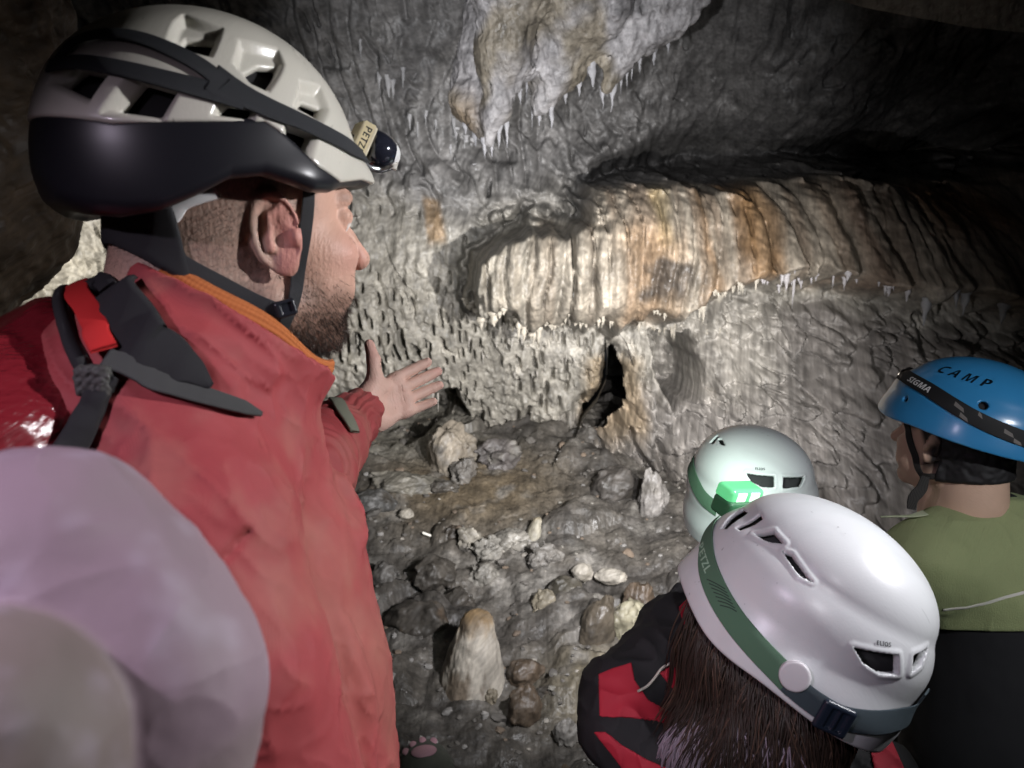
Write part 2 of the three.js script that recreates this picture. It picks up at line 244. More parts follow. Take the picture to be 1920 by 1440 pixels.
// an ear as a solid in its own axes: u towards the face, v up, w out of the head
function earField(s) {
  const plate = ell([0, 0, -0.002], [0.0165 * s, 0.029 * s, 0.005]), lobe = ell([0.003 * s, -0.027 * s, 0], [0.009 * s, 0.010 * s, 0.0048]), hole = ell([0.005 * s, -0.005 * s, 0.006], [0.008 * s, 0.011 * s, 0.008]), tragus = ell([0.0145 * s, -0.006 * s, 0.003], [0.004 * s, 0.007 * s, 0.004]), anti = cap([-0.004 * s, 0.014 * s, 0.002], [-0.007 * s, -0.012 * s, 0.003], 0.003, 0.0035), anti2 = cap([-0.004 * s, 0.014 * s, 0.002], [0.006 * s, 0.02 * s, 0.001], 0.003, 0.002), root = cap([0.006 * s, 0.012 * s, -0.009], [0.008 * s, -0.014 * s, -0.009], 0.010 * s, 0.008 * s);
  return (x, y, z) => {
    const qx = x / (0.0185 * s), qy = y / (0.0315 * s) , r = Math.sqrt(qx * qx + qy * qy), dr = (r - 1) * (0.02 * s + 0.008 * Math.abs(qy)), back = ss(0.9, 0.2, qx) * ss(-0.95, -0.6, qy);
    const ring = Math.sqrt(dr * dr + (z - 0.002) * (z - 0.002)) - (0.0012 + 0.0034 * back);
    let d = smin(plate(x, y, z), ring, 0.004); d = smin(d, lobe(x, y, z), 0.006); d = smin(d, anti(x, y, z), 0.003); d = smin(d, anti2(x, y, z), 0.003);
    d = smax(d, -hole(x, y, z), 0.004); d = smin(d, tragus(x, y, z), 0.003); return smin(d, root(x, y, z), 0.008);
  };
}
// where the line of sight through a pixel of the photograph meets the upright plane z
const W = (px, py, z) => { const d = P(px, py, 1), t = z / d[2]; return [d[0] * t, EYE[1] + (d[1] - EYE[1]) * t]; };

// ---------- the cave ----------
// where the line of sight through a pixel of the photograph meets the upright plane z
const outline = (pts, z) => pts.map(([a, b]) => W(a, b, z));
const wallPts = [
  [-500, -150, 2.4], [0, -60, 2.95], [300, -60, 3.0], [600, -60, 3.05], [900, -60, 3.1], [1200, -60, 3.4], [1500, -60, 3.25], [1900, -60, 2.9], [2400, -60, 2.5],
  [-500, 150, 2.6], [0, 150, 3.35], [300, 150, 3.4], [600, 150, 3.5], [800, 150, 3.65], [1000, 150, 3.85], [1200, 150, 4.1], [1500, 150, 4.0], [1900, 150, 3.5], [2400, 150, 2.8],
  [0, 270, 3.7], [300, 270, 3.7], [700, 270, 3.85], [900, 270, 4.0], [1100, 270, 4.3], [1300, 270, 4.7], [1600, 270, 4.6], [1900, 270, 4.2], [2400, 270, 3.2],
  [-500, 420, 2.8], [0, 420, 3.8], [300, 420, 3.8], [600, 420, 3.72], [800, 420, 3.68], [1000, 420, 3.72], [1200, 420, 3.7], [1400, 420, 3.7], [1600, 420, 3.7], [1900, 420, 3.7], [2400, 420, 3.1],
  [0, 560, 3.8], [300, 560, 3.8], [600, 560, 3.7], [800, 560, 3.68], [950, 560, 3.72], [1200, 560, 3.75], [1450, 560, 3.75], [1700, 560, 3.7], [1900, 560, 3.6],
  [300, 660, 3.8], [650, 660, 3.78], [800, 660, 3.85], [920, 660, 3.92], [1050, 660, 4.0], [1180, 660, 4.05], [1330, 660, 3.95], [1500, 660, 3.6], [1700, 660, 3.45], [1900, 660, 3.2], [2400, 600, 2.8],
  [300, 780, 3.9], [650, 760, 4.0], [850, 760, 4.2], [1000, 750, 4.2], [1100, 780, 4.25], [1230, 760, 3.95], [1350, 760, 3.65], [1500, 760, 3.4], [1700, 760, 3.15], [1900, 760, 2.9],
  [600, 880, 4.3], [850, 880, 4.5], [1050, 860, 4.4], [1180, 860, 3.95], [1300, 880, 3.55], [1450, 880, 3.2], [1600, 900, 2.95], [1800, 900, 2.7], [2300, 880, 2.4],
  [1250, 980, 3.6], [1400, 1000, 3.05], [1600, 1050, 2.7], [1900, 1050, 2.4],
].map(([a, b, d]) => P(a, b, d));
const wallBase = scattered(wallPts, 0.24);
const FLOW = outline([[862, 474], [930, 434], [1000, 410], [1112, 400], [1128, 332], [1250, 314], [1400, 316], [1560, 300], [1750, 300], [2000, 290], [2500, 290], [2500, 660], [1920, 606], [1700, 566], [1560, 548], [1500, 536], [1400, 548], [1345, 576], [1282, 620], [1180, 622], [1075, 622], [1000, 628], [955, 612], [905, 596], [862, 562], [850, 515]], -3.45);
const HOLE = outline([[1142, 638], [1158, 662], [1167, 692], [1166, 728], [1160, 754], [1138, 784], [1112, 812], [1092, 806], [1090, 788], [1098, 766], [1118, 740], [1130, 712], [1132, 684], [1130, 656]], -4.0);
const ALCOVE = outline([[1212, 622], [1278, 620], [1294, 690], [1272, 722], [1232, 742], [1214, 690]], -3.95);
const HOLLOW = outline([[690, 775], [760, 752], [862, 738], [868, 792], [800, 812], [700, 832]], -3.95);
const VOID = outline([[1120, 330], [1150, 280], [1230, 235], [1400, 190], [1560, 200], [1760, 215], [2000, 250], [2300, 290], [1560, 292], [1250, 306], [1140, 330]], -3.9);
const CREV = outline([[1000, 372], [930, 424], [872, 466], [854, 502], [858, 560], [884, 596]], -3.5);
const SHELF = outline([[640, 330], [760, 300], [880, 285], [960, 300], [1000, 350], [940, 400], [850, 380], [760, 370], [640, 380]], -3.75);
const LEFTSTRIP = outline([[620, 400], [855, 480], [860, 590], [960, 620], [1010, 660], [1090, 650], [1060, 760], [900, 790], [600, 800], [560, 560]], -3.75);
const SLOPE = outline([[1290, 600], [1400, 560], [1560, 560], [1960, 640], [2400, 640], [2400, 1100], [1200, 1100], [1080, 840], [1180, 760], [1270, 730]], -3.4);
const wob = (x, y, s, f, a) => a * n3(x * f + s, y * f + s * 1.7, s * 0.3);

function wallRelief(x, y) {
  const wx = x + wob(x, y, 1, 5, 0.05) + wob(x, y, 2, 17, 0.018), wy = y + wob(x, y, 3, 5, 0.04) + wob(x, y, 4, 17, 0.02);
  let z = wallBase(x, y);
  // the flowstone body with its drooping hem
  const teeth = (0.11 * Math.pow(Math.abs(n3(x * 8, 0.3, 4.2)), 0.9) + 0.05 * Math.abs(n3(x * 21, 0.7, 3.2)) - 0.03) * ss(1.55, 1.2, y);
  const dF = polyDist(FLOW, wx, wy + teeth);
  const inF = ss(0.02, -0.09, dF + 0.05 * n3(x * 5, y * 3, 77) + 0.02 * n3(x * 15, y * 9, 78));
  z += inF * (0.26 + 0.16 * ss(1.95, 1.45, y) * ss(1.15, 1.35, y));
  // the dark void over the ledge
  z -= 0.55 * ss(0.06, -0.12, polyDist(VOID, wx, wy));
  // flutes running down the face: rounded ribs, deep slits between some
  const wr = 0.35 * n3(x * 2.2, y * 1.1, 9) + 0.10 * n3(x * 9, y * 4, 5);
  const c1 = Math.abs(Math.sin(Math.PI * (x / 0.078 + wr * 4))), c2 = Math.abs(Math.sin(Math.PI * (x / 0.041 + wr * 6 + 0.3 * n3(x * 20, y * 6, 2))));
  const slit = ss(0.16, 0.02, c1) * ss(-0.1, 0.35, n3(x * 3.1, y * 1.6, 21));
  const calm = mix(1, 0.7, ss(0.1, 1.1, x));
  const c0 = Math.abs(Math.sin(Math.PI * (x / 0.2 + 1.3 * n3(x * 1.7, y * 0.9, 44))));
  z += inF * calm * (0.07 * Math.sqrt(c0) + 0.045 * Math.sqrt(c1) + 0.016 * Math.sqrt(c2) - 0.11 * slit + 0.12 * fbm(x * 4, y * 3.5, 3, 4));
  const rip = fbm(x * 34 + 2 * n3(x * 9, y * 9, 1), y * 26, 8, 2);
  z += inF * 0.012 * rip;
  // rubble and knobs along the top of the ledge
  { const band = Math.exp(-((dF / 0.11) ** 2)) * ss(1.66, 1.78, y); const q = worley(x / 0.11 + n3(x * 7, y * 7, 5), y / 0.10 + n3(x * 7, y * 7, 15), 33, 1); z += band * (0.15 * ss(0.6, 0.1, q[0]) * (q[4] > 0.35 ? 1 : 0) - 0.03); const q2 = worley(x / 0.045, y / 0.04, 34, 1); z += band * 0.05 * ss(0.6, 0.1, q2[0]) * (q2[4] > 0.4 ? 1 : 0); }
  // the crack that outlines it
  z -= 0.08 * ss(0.026, 0.006, lineDist(CREV, wx + wob(x, y, 6, 11, 0.02), wy)) * (0.5 + 0.5 * ss(-0.4, 0.2, n3(x * 4, y * 4, 3)));
  // left: small hanging scales, each bulging downwards and cut off beneath
  const left = 1 - inF;
  const low = ss(1.75, 1.25, y);
  z += left * (0.035 * fbm(x * 7, y * 4.5, 23, 3) + 0.01 * n3(x * 26, y * 18, 24));
  for (let k = 0; k < 3; k++) {
    const sx = [0.062, 0.036, 0.1][k], sy = [0.12, 0.075, 0.24][k], dens = ss(-0.25, 0.35, n3(x * 2.3, y * 2.3, 90 + k) + (k < 2 ? 0.35 * low : 0.1));
    const q = worley(x / sx + 1.1 * n3(x * 7, y * 5, k), y / sy + 0.9 * n3(x * 8, y * 6, k + 4), 5 + k, 1.0);
    const up = clamp(0.5 + q[3], 0, 1), w = ss(0.42, 0.12, Math.abs(q[2])) * (q[4] > [0.45, 0.45, 0.4][k] ? 1 : 0) * dens;
    z += left * [0.026 * low + 0.006, 0.017 * low + 0.004, 0.035 * (1 - low) + 0.006][k] * w * (Math.pow(1 - up, 1.2) - 1.5 * ss(0.24, 0.03, up));
  }
  // dark slits between the hanging scales
  for (let k = 0; k < 2; k++) {
    const sx = [0.058, 0.036][k], sy = [0.115, 0.07][k], q = worley(x / sx + 0.75 * n3(x * 5, y * 4, k + 60) + 1.2 * n3(x * 1.7, y * 1.7, 8), y / sy + 0.5 * n3(x * 8, y * 6, k + 64), 105 + k, 1.0);
    const on = q[4] > mix(0.7, 0.5, low) ? ss(-0.15, 0.3, n3(x * 2.6, y * 3.0, 93 + k) + 0.45 * low - 0.25) * (k ? low : 1) : 0;
    z -= left * on * [0.065, 0.05][k] * ss([0.17, 0.22][k], 0.06, Math.abs(q[2])) * ss(0.42, 0.25, Math.abs(q[3])) * ss(0.9, 0.5, x);
  }
  // long slanting cracks on the left wall
  const sl = Math.abs(Math.sin(Math.PI * ((x + 0.55 * y) / 0.16 + 1.4 * n3(x * 2.4, y * 1.3, 31))));
  const lw = ss(0.05, -0.15, polyDist(LEFTSTRIP, x, y - 0.02));
  z -= left * lw * 0.035 * ss(0.13, 0.01, sl) * ss(0.0, 0.4, n3(x * 4, y * 3, 13));
  // upper wall: coarse dark flutes and pits
  const hi = ss(1.75, 2.0, y) * left;
  const c3 = Math.abs(Math.sin(Math.PI * (x / 0.13 + 2.4 * n3(x * 2.5, y * 1.6, 17))));
  const hr = ss(0.1, 0.45, x);
  z += hi * (0.055 * Math.sqrt(c3) * (1 - hr) + 0.13 * hr * fbm(x * 3, y * 4.5, 57, 4) + 0.07 * fbm(x * 6, y * 5, 7, 4) - 0.03 * ss(0.05, 0.3, n3(x * 12, y * 8, 3)));
  z += 0.06 * ss(0.03, -0.06, polyDist(SHELF, wx, wy)) * left;
  // hollows
  z -= 0.10 * ss(0.05, -0.03, polyDist(HOLE, wx, wy));
  z -= 0.6 * ss(0.008, -0.02, polyDist(ALCOVE, wx, wy));
  z -= 0.4 * ss(0.02, -0.05, polyDist(HOLLOW, wx, wy));
  // right slope: knobbly, lobed flowstone
  const sD = ss(0.08, -0.08, polyDist(SLOPE, wx, wy)) * left;
  for (let k = 0; k < 2; k++) { const s = [0.105, 0.05][k], q = worley(x / s + 1.1 * n3(x * 5, y * 5, k + 40), y / (s * 1.25) + 0.9 * n3(x * 5, y * 5, k + 50), 60 + k, 0.9); z += sD * [0.085, 0.038][k] * (ss(0.7, 0.12, q[0]) * (q[4] > 0.25 ? 1 : 0.2) - 0.4); z -= sD * [0.05, 0.03][k] * ss(0.09, 0.02, q[1] - q[0]) * ss(-0.1, 0.3, n3(x * 3, y * 3, 120 + k)); }
  const rb = Math.abs(Math.sin(Math.PI * ((x + 0.35 * y) / 0.085 + 1.5 * n3(x * 3, y * 2, 71))));
  z += sD * 0.028 * Math.sqrt(rb) * ss(0.75, 0.3, x) * ss(0.2, 0.5, x);
  z += sD * (0.10 * fbm(x * 2.6, y * 2.6, 6, 3) + 0.05 * fbm(x * 8, y * 9, 26, 3));
  // body of the rock everywhere
  z += 0.05 * fbm(x * 2.4, y * 2.4, 1, 3) + 0.02 * fbm(x * 9, y * 8, 4, 3) + 0.006 * n3(x * 48, y * 40, 2);
  return z;
}
const stainOrLight = (px0, px1, py0, py1, z = -3.4) => { const a = W(px0, py1, z), b = W(px1, py0, z); return (x, y, f) => ss(a[0] - f, a[0] + f, x) * ss(b[0] + f, b[0] - f, x) * ss(a[1] - f * 3, a[1] + f, y) * ss(b[1] + f, b[1] - f, y); };
const ST = { ochre: stainOrLight(1385, 1472, 320, 545), rustA: stainOrLight(1310, 1345, 310, 560), rustB: stainOrLight(1590, 1640, 330, 540), rustC: stainOrLight(1740, 1900, 330, 400), tanA: stainOrLight(1225, 1262, 300, 440), warm: stainOrLight(1165, 1275, 425, 600), soot: stainOrLight(1205, 1285, 478, 552), warmLow: stainOrLight(1090, 1190, 660, 780, -4.05), rustL: stainOrLight(798, 830, 365, 450, -3.7) };
const HEMLIGHT = stainOrLight(940, 1440, 560, 690, -3.7);  // mask of the bright recess under the lip, light painted as paler rock
function wallTone(x, y, z) {
  const wx = x + 0.05 * n3(x * 6, y * 3, 2) + 0.015 * n3(x * 25, y * 9, 4), wy = y + 0.06 * n3(x * 5, y * 5, 8);
  const inF = ss(0.03, -0.06, polyDist(FLOW, wx, wy));
  let c = mix3([0.36, 0.345, 0.31], mix3([0.185, 0.183, 0.186], [0.12, 0.118, 0.12], ss(0.3, 0.9, x + 0.3 * n3(x * 2, y * 2, 14))), ss(1.55, 2.0, y + 0.2 * n3(x * 3, y * 3, 1)));  // upper wall greyer; its darker right has shade put into the colour
  const sl = ss(0.05, -0.1, polyDist(SLOPE, wx, wy));
  c = mix3(c, mix3([0.30, 0.285, 0.275], [0.21, 0.195, 0.185], ss(0.9, 2.0, x)), sl);
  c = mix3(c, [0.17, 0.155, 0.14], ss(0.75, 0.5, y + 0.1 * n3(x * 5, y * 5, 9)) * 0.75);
  const st = n3(x * 16, y * 0.9, 4), f = mix3(mix3([0.41, 0.39, 0.345], [0.42, 0.375, 0.315], ss(-0.1, 0.5, x)), mix3([0.36, 0.33, 0.28], [0.35, 0.285, 0.225], ss(-0.1, 0.5, x)), ss(-0.15, 0.35, st + 0.2 * n3(x * 7, y * 3, 7)));
  let g = mix3(f, [0.27, 0.225, 0.185], ss(0.9, 2.2, x) * 0.7);
  const blot = 0.75 + 0.25 * n3(x * 12, y * 4, 3);
  g = mix3(g, [0.33, 0.17, 0.052], ST.ochre(wx, wy, 0.03) * 0.9 * blot);
  g = mix3(g, [0.30, 0.17, 0.075], ST.rustA(wx, wy, 0.03) * 0.8 * blot);
  g = mix3(g, [0.24, 0.145, 0.10], ST.rustB(wx, wy, 0.04) * 0.6);
  g = mix3(g, [0.22, 0.10, 0.035], ST.rustC(wx, wy, 0.07) * 0.8);
  g = mix3(g, [0.46, 0.37, 0.22], ST.tanA(wx, wy, 0.03) * 0.8);
  g = mix3(g, [0.40, 0.265, 0.155], ST.warm(wx, wy, 0.06) * 0.75 * blot);
  g = mix3(g, [0.075, 0.065, 0.058], ST.soot(wx + 0.05 * n3(x * 14, y * 14, 5), wy + 0.05 * n3(x * 14, y * 14, 6), 0.03) * 0.85);
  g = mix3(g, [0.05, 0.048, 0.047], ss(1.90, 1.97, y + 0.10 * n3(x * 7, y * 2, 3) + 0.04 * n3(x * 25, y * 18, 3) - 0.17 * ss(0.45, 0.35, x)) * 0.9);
  c = mix3(c, [0.52, 0.50, 0.46], HEMLIGHT(wx, wy, 0.08) * (0.7 + 0.3 * n3(x * 9, y * 9, 31)));  // lamp hot spot below the hem, put into the rock colour
  c = mix3(c, [g[0] * 0.86, g[1] * 0.86, g[2] * 0.86], inF);
  c = mix3(c, [0.43, 0.32, 0.19], ST.warmLow(wx, wy, 0.04) * 0.6);
  c = mix3(c, [0.30, 0.19, 0.09], ST.rustL(wx, wy, 0.02) * 0.7);
  const k = 0.9 + 0.28 * fbm(x * 7, y * 7, 12, 4) + 0.12 * n3(x * 60, y * 60, 3);
  return [c[0] * k, c[1] * k, c[2] * k];
}
const spaced = (a, b, s, lo, hi) => { const r = []; for (let v = lo; v < a; v += s * 8) r.push(v); for (let v = a; v < b; v += s) r.push(v); for (let v = b; v <= hi; v += s * 8) r.push(v); return r; };
const WXS = spaced(-2.35, 2.55, 0.007, -4.2, 4.2), WYS = spaced(0.3, 2.6, 0.0065, -0.2, 3.3);
const wallMat = rockMat({ roughness: 0.8 });
const wallZ = new Float32Array(WXS.length * WYS.length);
for (let j = 0, q = 0; j < WYS.length; j++) for (let i = 0; i < WXS.length; i++) wallZ[q++] = wallRelief(WXS[i], WYS[j]);
const holed = new Uint8Array(wallZ.length); for (let j = 0, q = 0; j < WYS.length; j++) for (let i = 0; i < WXS.length; i++, q++) holed[q] = polyDist(HOLE, WXS[i] + wob(WXS[i], WYS[j], 1, 20, 0.012), WYS[j] + wob(WXS[i], WYS[j], 3, 20, 0.012)) < 0 ? 1 : 0;
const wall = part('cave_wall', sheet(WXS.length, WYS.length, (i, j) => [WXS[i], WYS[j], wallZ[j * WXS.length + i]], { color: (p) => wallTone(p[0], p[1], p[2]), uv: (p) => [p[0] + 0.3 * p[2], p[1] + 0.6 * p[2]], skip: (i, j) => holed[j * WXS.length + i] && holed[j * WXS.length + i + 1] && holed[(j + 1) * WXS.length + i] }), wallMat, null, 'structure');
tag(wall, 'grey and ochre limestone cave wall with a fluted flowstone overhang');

// the passage behind the opening in the wall
{
  const cx = HOLE.reduce((a, p) => a + p[0], 0) / HOLE.length, cy = HOLE.reduce((a, p) => a + p[1], 0) / HOLE.length, n = HOLE.length;
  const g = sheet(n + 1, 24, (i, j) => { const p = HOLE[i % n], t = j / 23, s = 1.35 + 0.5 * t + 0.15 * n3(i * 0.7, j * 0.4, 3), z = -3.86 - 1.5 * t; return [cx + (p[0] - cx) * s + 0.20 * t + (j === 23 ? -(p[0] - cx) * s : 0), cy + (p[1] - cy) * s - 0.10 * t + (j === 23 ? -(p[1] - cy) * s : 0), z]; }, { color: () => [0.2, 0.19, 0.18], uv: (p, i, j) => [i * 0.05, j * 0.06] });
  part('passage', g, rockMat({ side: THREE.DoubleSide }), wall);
}
// the floor: a rubble slope that climbs to the back wall
const floorPts = [
  [300, 1440, 2.3], [700, 1440, 2.35], [1000, 1440, 2.35], [1300, 1440, 2.3], [1700, 1440, 2.2], [300, 1250, 2.7], [700, 1270, 2.7], [1000, 1270, 2.7], [1300, 1250, 2.6], [1700, 1250, 2.4],
  [300, 1100, 3.0], [700, 1100, 3.0], [1000, 1100, 3.0], [1250, 1100, 2.95], [300, 950, 3.6], [700, 950, 3.5], [1000, 950, 3.5], [1250, 960, 3.35], [1500, 960, 3.0], [300, 850, 4.0], [700, 850, 3.95], [900, 850, 4.0], [1100, 850, 3.95],
  [650, 800, 4.1], [900, 785, 4.25], [1050, 785, 4.25], [900, 740, 4.7], [300, 760, 4.5],
].map((a) => { const p = P(...a); return [p[0], p[2], p[1]]; }).concat([[-2, 0, 0.02], [0, 0, 0], [2, 0, 0.02], [0, -1, 0.0], [-2, -1.2, 0.0], [2, -1.2, 0], [0, 2, 0], [-3, -2.2, 0.2], [3, -2.4, 0.3], [-3, 2, 0.1], [3, 2, 0.1], [0, -1.7, 0.01]]);
const floorBase = scattered(floorPts, 0.34);
function floorY(x, z) {
  let y = floorBase(x, z);
  const rough = ss(-1.2, -2.0, z), mud = ss(0.42, 0.15, Math.hypot((x + 0.22) / 1.3, z + 3.5));
  const r = rough * (1 - 0.75 * mud);
  for (let k = 0; k < 3; k++) { const s = [0.24, 0.11, 0.05][k], q = worley(x / s + 0.7 * n3(x * 4, z * 4, k), z / s + 0.7 * n3(x * 4, z * 4, k + 9), 80 + k, 0.95), on = q[4] > [0.55, 0.4, 0.3][k] ? 1 : 0.12; y += r * [0.060, 0.020, 0.005][k] * on * Math.pow(ss(0.72, 0.12, q[0]), 0.7); }
  y += rough * (0.05 * fbm(x * 3, z * 3, 3, 3) + 0.020 * fbm(x * 9, z * 9, 6, 3) + 0.003 * fbm(x * 40, z * 40, 2, 2));
  return y;
}
function floorTone(x, y, z) {
  const m = fbm(x * 3.1, z * 3.1, 5, 4), w = ss(0.06, 0.42, fbm(x * 6.5 + 3, z * 6.5, 15, 4) + 0.25 * ss(0.45, 0.05, Math.hypot(x - 0.12, (z + 2.85) * 0.9)));
  let c = mix3([0.128, 0.119, 0.108], [0.085, 0.080, 0.076], ss(-0.2, 0.25, m));
  c = mix3(c, [0.165, 0.13, 0.085], ss(0.5, 0.1, Math.hypot((x + 0.2) / 1.3, z + 3.5)) * 0.8);
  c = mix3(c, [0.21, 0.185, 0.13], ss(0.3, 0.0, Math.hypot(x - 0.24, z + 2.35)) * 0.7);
  c = mix3(c, [0.30, 0.29, 0.275], w * 0.75 * ss(-4.4, -3.0, z + 0.6));
  c = mix3(c, [0.27, 0.26, 0.23], ss(-3.55, -3.85, z) * ss(0.0, -0.5, x) * 0.7);
  const k = 0.85 + 0.5 * fbm(x * 18, z * 18, 2, 3) + 0.2 * n3(x * 70, z * 70, 1);
  return [c[0] * k, c[1] * k, c[2] * k];
}
const FXS = spaced(-1.3, 2.0, 0.0075, -4, 4), FZS = spaced(-4.7, -1.7, 0.0075, -5.5, 4);
const floor = part('cave_floor', sheet(FXS.length, FZS.length, (i, j) => [FXS[i], floorY(FXS[i], FZS[j]), FZS[j]], { flip: true, color: (p) => floorTone(...p), uv: (p) => [p[0], p[2] - p[1] * 0.5] }), rockMat({ roughness: 0.72, bumpScale: 0.008 }), null, 'structure');
tag(floor, 'dark muddy cave floor strewn with rubble and pale calcite');

// the chamber round and behind the visitors, closing the cave
{
  const rings = 44, segs = 60;
  const g = sheet(segs + 1, rings, (i, j) => {
    const a = i / segs * 2 * Math.PI, v = j / (rings - 1), ph = -0.1 * Math.PI + v * 0.6 * Math.PI, nn = 0.28 * fbm(Math.cos(a) * 2, Math.sin(a) * 2, v * 4, 4);
    const R = [3.9 + nn, 2.3 + nn * 0.6, 4.2 + nn];
    return [Math.cos(a) * Math.cos(ph) * R[0], 0.75 + Math.sin(ph) * R[1], 0.1 + Math.sin(a) * Math.cos(ph) * R[2] + 0];
  }, { color: (p) => { const k = 0.2 + 0.06 * fbm(p[0] * 3, p[1] * 3, p[2] * 3, 3); return [k, k * 0.96, k * 0.92]; }, uv: (p, i, j) => [i * 0.3, j * 0.15] });
  // keep only what lies above or behind the visitors
  const p = g.attributes.position, idx = g.index.array, keep = [];
  for (let t = 0; t < idx.length; t += 3) { let ok = true; for (let k = 0; k < 3; k++) { const v = idx[t + k]; if (p.getZ(v) < -2.65) ok = false; } if (ok) keep.push(idx[t], idx[t + 1], idx[t + 2]); }
  g.setIndex(keep);
  tag(part('cave_ceiling', g, rockMat({ map: rep(TX.rockTone, 1), side: THREE.DoubleSide }), null, 'structure'), 'grey rock vault of the cave over the visitors');
}

// ---------- rock hanging from the vault, stalactites, loose rocks ----------
const hangF = (() => {
  const ridge = chain([[...P(985, -260, 2.75), 0.24], [...P(960, -40, 2.8), 0.155], [...P(945, 110, 2.88), 0.095], [...P(925, 205, 2.93), 0.045], [...P(912, 262, 2.95), 0.012]], 0.05);
  const mid = chain([[...P(1130, -260, 2.85), 0.3], [...P(1080, -20, 2.95), 0.22], [...P(1045, 110, 3.02), 0.12], [...P(1010, 195, 3.02), 0.045]], 0.05);
  const right = chain([[...P(1400, -200, 2.9), 0.16], [...P(1255, 10, 2.98), 0.11], [...P(1170, 95, 3.02), 0.065], [...P(1140, 165, 3.03), 0.015]], 0.04);
  const lobe = chain([[...P(900, 40, 3.02), 0.08], [...P(885, 190, 3.02), 0.072], [...P(908, 250, 3.0), 0.03]], 0.04);
  const root = ell(P(1060, -320, 2.9), [0.9, 0.28, 0.6]);
  return (x, y, z) => {
    const wx = x + 0.03 * n3(x * 6, y * 6, z * 6), wz = z + 0.03 * n3(x * 6 + 9, y * 6, z * 6);
    let d = smin(smin(ridge(wx, y, wz), mid(wx, y, wz), 0.06), right(wx, y, wz), 0.06); d = smin(d, lobe(wx, y, wz), 0.025); d = smin(d, root(x, y, z), 0.1);
    if (d > 0.12) return d;
    return d - 0.045 * fbm(x * 7, y * 5, z * 7, 4) - 0.012 * fbm(x * 30, y * 26, z * 30, 2) - 0.012 * Math.abs(n3(x * 22, y * 4, z * 22));
  };
})();
const hang = part('rock_pendant', solid(hangF, [-0.35, 1.75, -3.35], [1.1, 2.85, -2.3], 0.009, { lip: 1.7, color: (x, y, z) => { const m = fbm(x * 4, y * 4, z * 4, 3), t = ss(-0.05, 0.25, m + 0.25 * ss(0.0, 0.3, x) - 0.5 * ss(0.3, 0.5, x)); let c = mix3([0.31, 0.305, 0.32], [0.24, 0.215, 0.175], t); c = mix3(c, [0.20, 0.15, 0.10], ss(-0.09, -0.17, x) * ss(2.25, 2.08, y) * 0.8); const k = 0.9 + 0.3 * fbm(x * 18, y * 18, z * 18, 3); return [c[0] * k, c[1] * k, c[2] * k]; } }), rockMat({ bumpScale: 0.009 }), null, 'structure');
tag(hang, 'pale grey rock pendant with small drips hanging from the vault');
// stalactites: a few tapered shapes, cloned
const dripGeos = []; for (let k = 0; k < 6; k++) { const pts = []; for (let i = 0; i <= 9; i++) { const t = i / 9; pts.push(new THREE.Vector2(0.5 * Math.pow(1 - t, 0.75 + 0.12 * k) * (1 + 0.22 * Math.sin(t * 13 + k * 2)) + 0.015, 0.25 - t * 1.25)); } const g = new THREE.LatheGeometry(pts.reverse(), 9), p = g.attributes.position; for (let i = 0; i < p.count; i++) { const y = p.getY(i); p.setX(i, p.getX(i) + 0.14 * n3(y * 2.2, k * 5, 1)); p.setZ(i, p.getZ(i) + 0.12 * n3(y * 2.2, k * 5, 9)); } g.computeVertexNormals(); dripGeos.push(g); }
const dripMats = [[0.30, 0.27, 0.22], [0.27, 0.25, 0.22], [0.22, 0.215, 0.215], [0.33, 0.31, 0.31], [0.20, 0.195, 0.20]].map((c) => std(c, 0.6, { bumpMap: rep(TX.rockBump, 1), bumpScale: 0.003 }));
function drip(parent, p, len, wid, m) { const s = part('stalactite', dripGeos[Math.floor(rnd() * 6)], dripMats[m], parent); s.position.set(...p); s.scale.set(wid, len, wid * rr(0.7, 1.1)); s.rotation.set(rr(-0.06, 0.06), rr(0, 6.28), rr(-0.08, 0.08)); return s; }
const wallAt = (x, y) => wallRelief(x, y);
// px curve, count, length range, width range, tone, how far in front of the wall just above
function fringe(l, n, len, wid, m, z, reach = 0.09) {
  const cv = new THREE.CatmullRomCurve3(l.map(([a, b]) => { const w = W(a, b, z); return new THREE.Vector3(w[0], w[1], 0); }));
  for (let i = 0; i < n; i++) {
    const p = cv.getPoint(clamp((i + rr(-0.45, 0.45)) / (n - 1 || 1), 0, 1)), L = rr(len[0], len[0] + (len[1] - len[0]) * Math.pow(rnd(), 1.6)); let best = -9, by = p.y;
    for (let y = p.y - reach; y <= p.y + reach; y += 0.008) { const s = wallAt(p.x, y + 0.012) - wallAt(p.x, y - 0.03) - 0.25 * Math.abs(y - p.y); if (s > best) { best = s; by = y; } }
    const w = rr(...wid); drip(wall, [p.x, by + 0.012 - L * 0.10, wallAt(p.x, by + 0.014) - w * 0.35], L, w, m);
  }
}
fringe([[866, 566], [905, 592], [955, 606], [1000, 620]], 14, [0.03, 0.11], [0.03, 0.055], 0, -3.4);
fringe([[960, 608], [990, 624], [1012, 634]], 4, [0.06, 0.13], [0.03, 0.045], 0, -3.4);
fringe([[1020, 622], [1080, 616], [1150, 616]], 24, [0.012, 0.075], [0.010, 0.028], 0, -3.45);
fringe([[1200, 612], [1240, 612], [1282, 606]], 18, [0.012, 0.06], [0.010, 0.026], 0, -3.45);
fringe([[1290, 602], [1310, 588], [1345, 566], [1400, 543]], 40, [0.02, 0.08], [0.010, 0.024], 0, -3.45);
fringe([[1450, 533], [1500, 530], [1560, 543], [1640, 554]], 9, [0.03, 0.13], [0.016, 0.05], 3, -3.5);
fringe([[1330, 625], [1350, 640], [1365, 650]], 3, [0.03, 0.06], [0.010, 0.016], 0, -3.7);
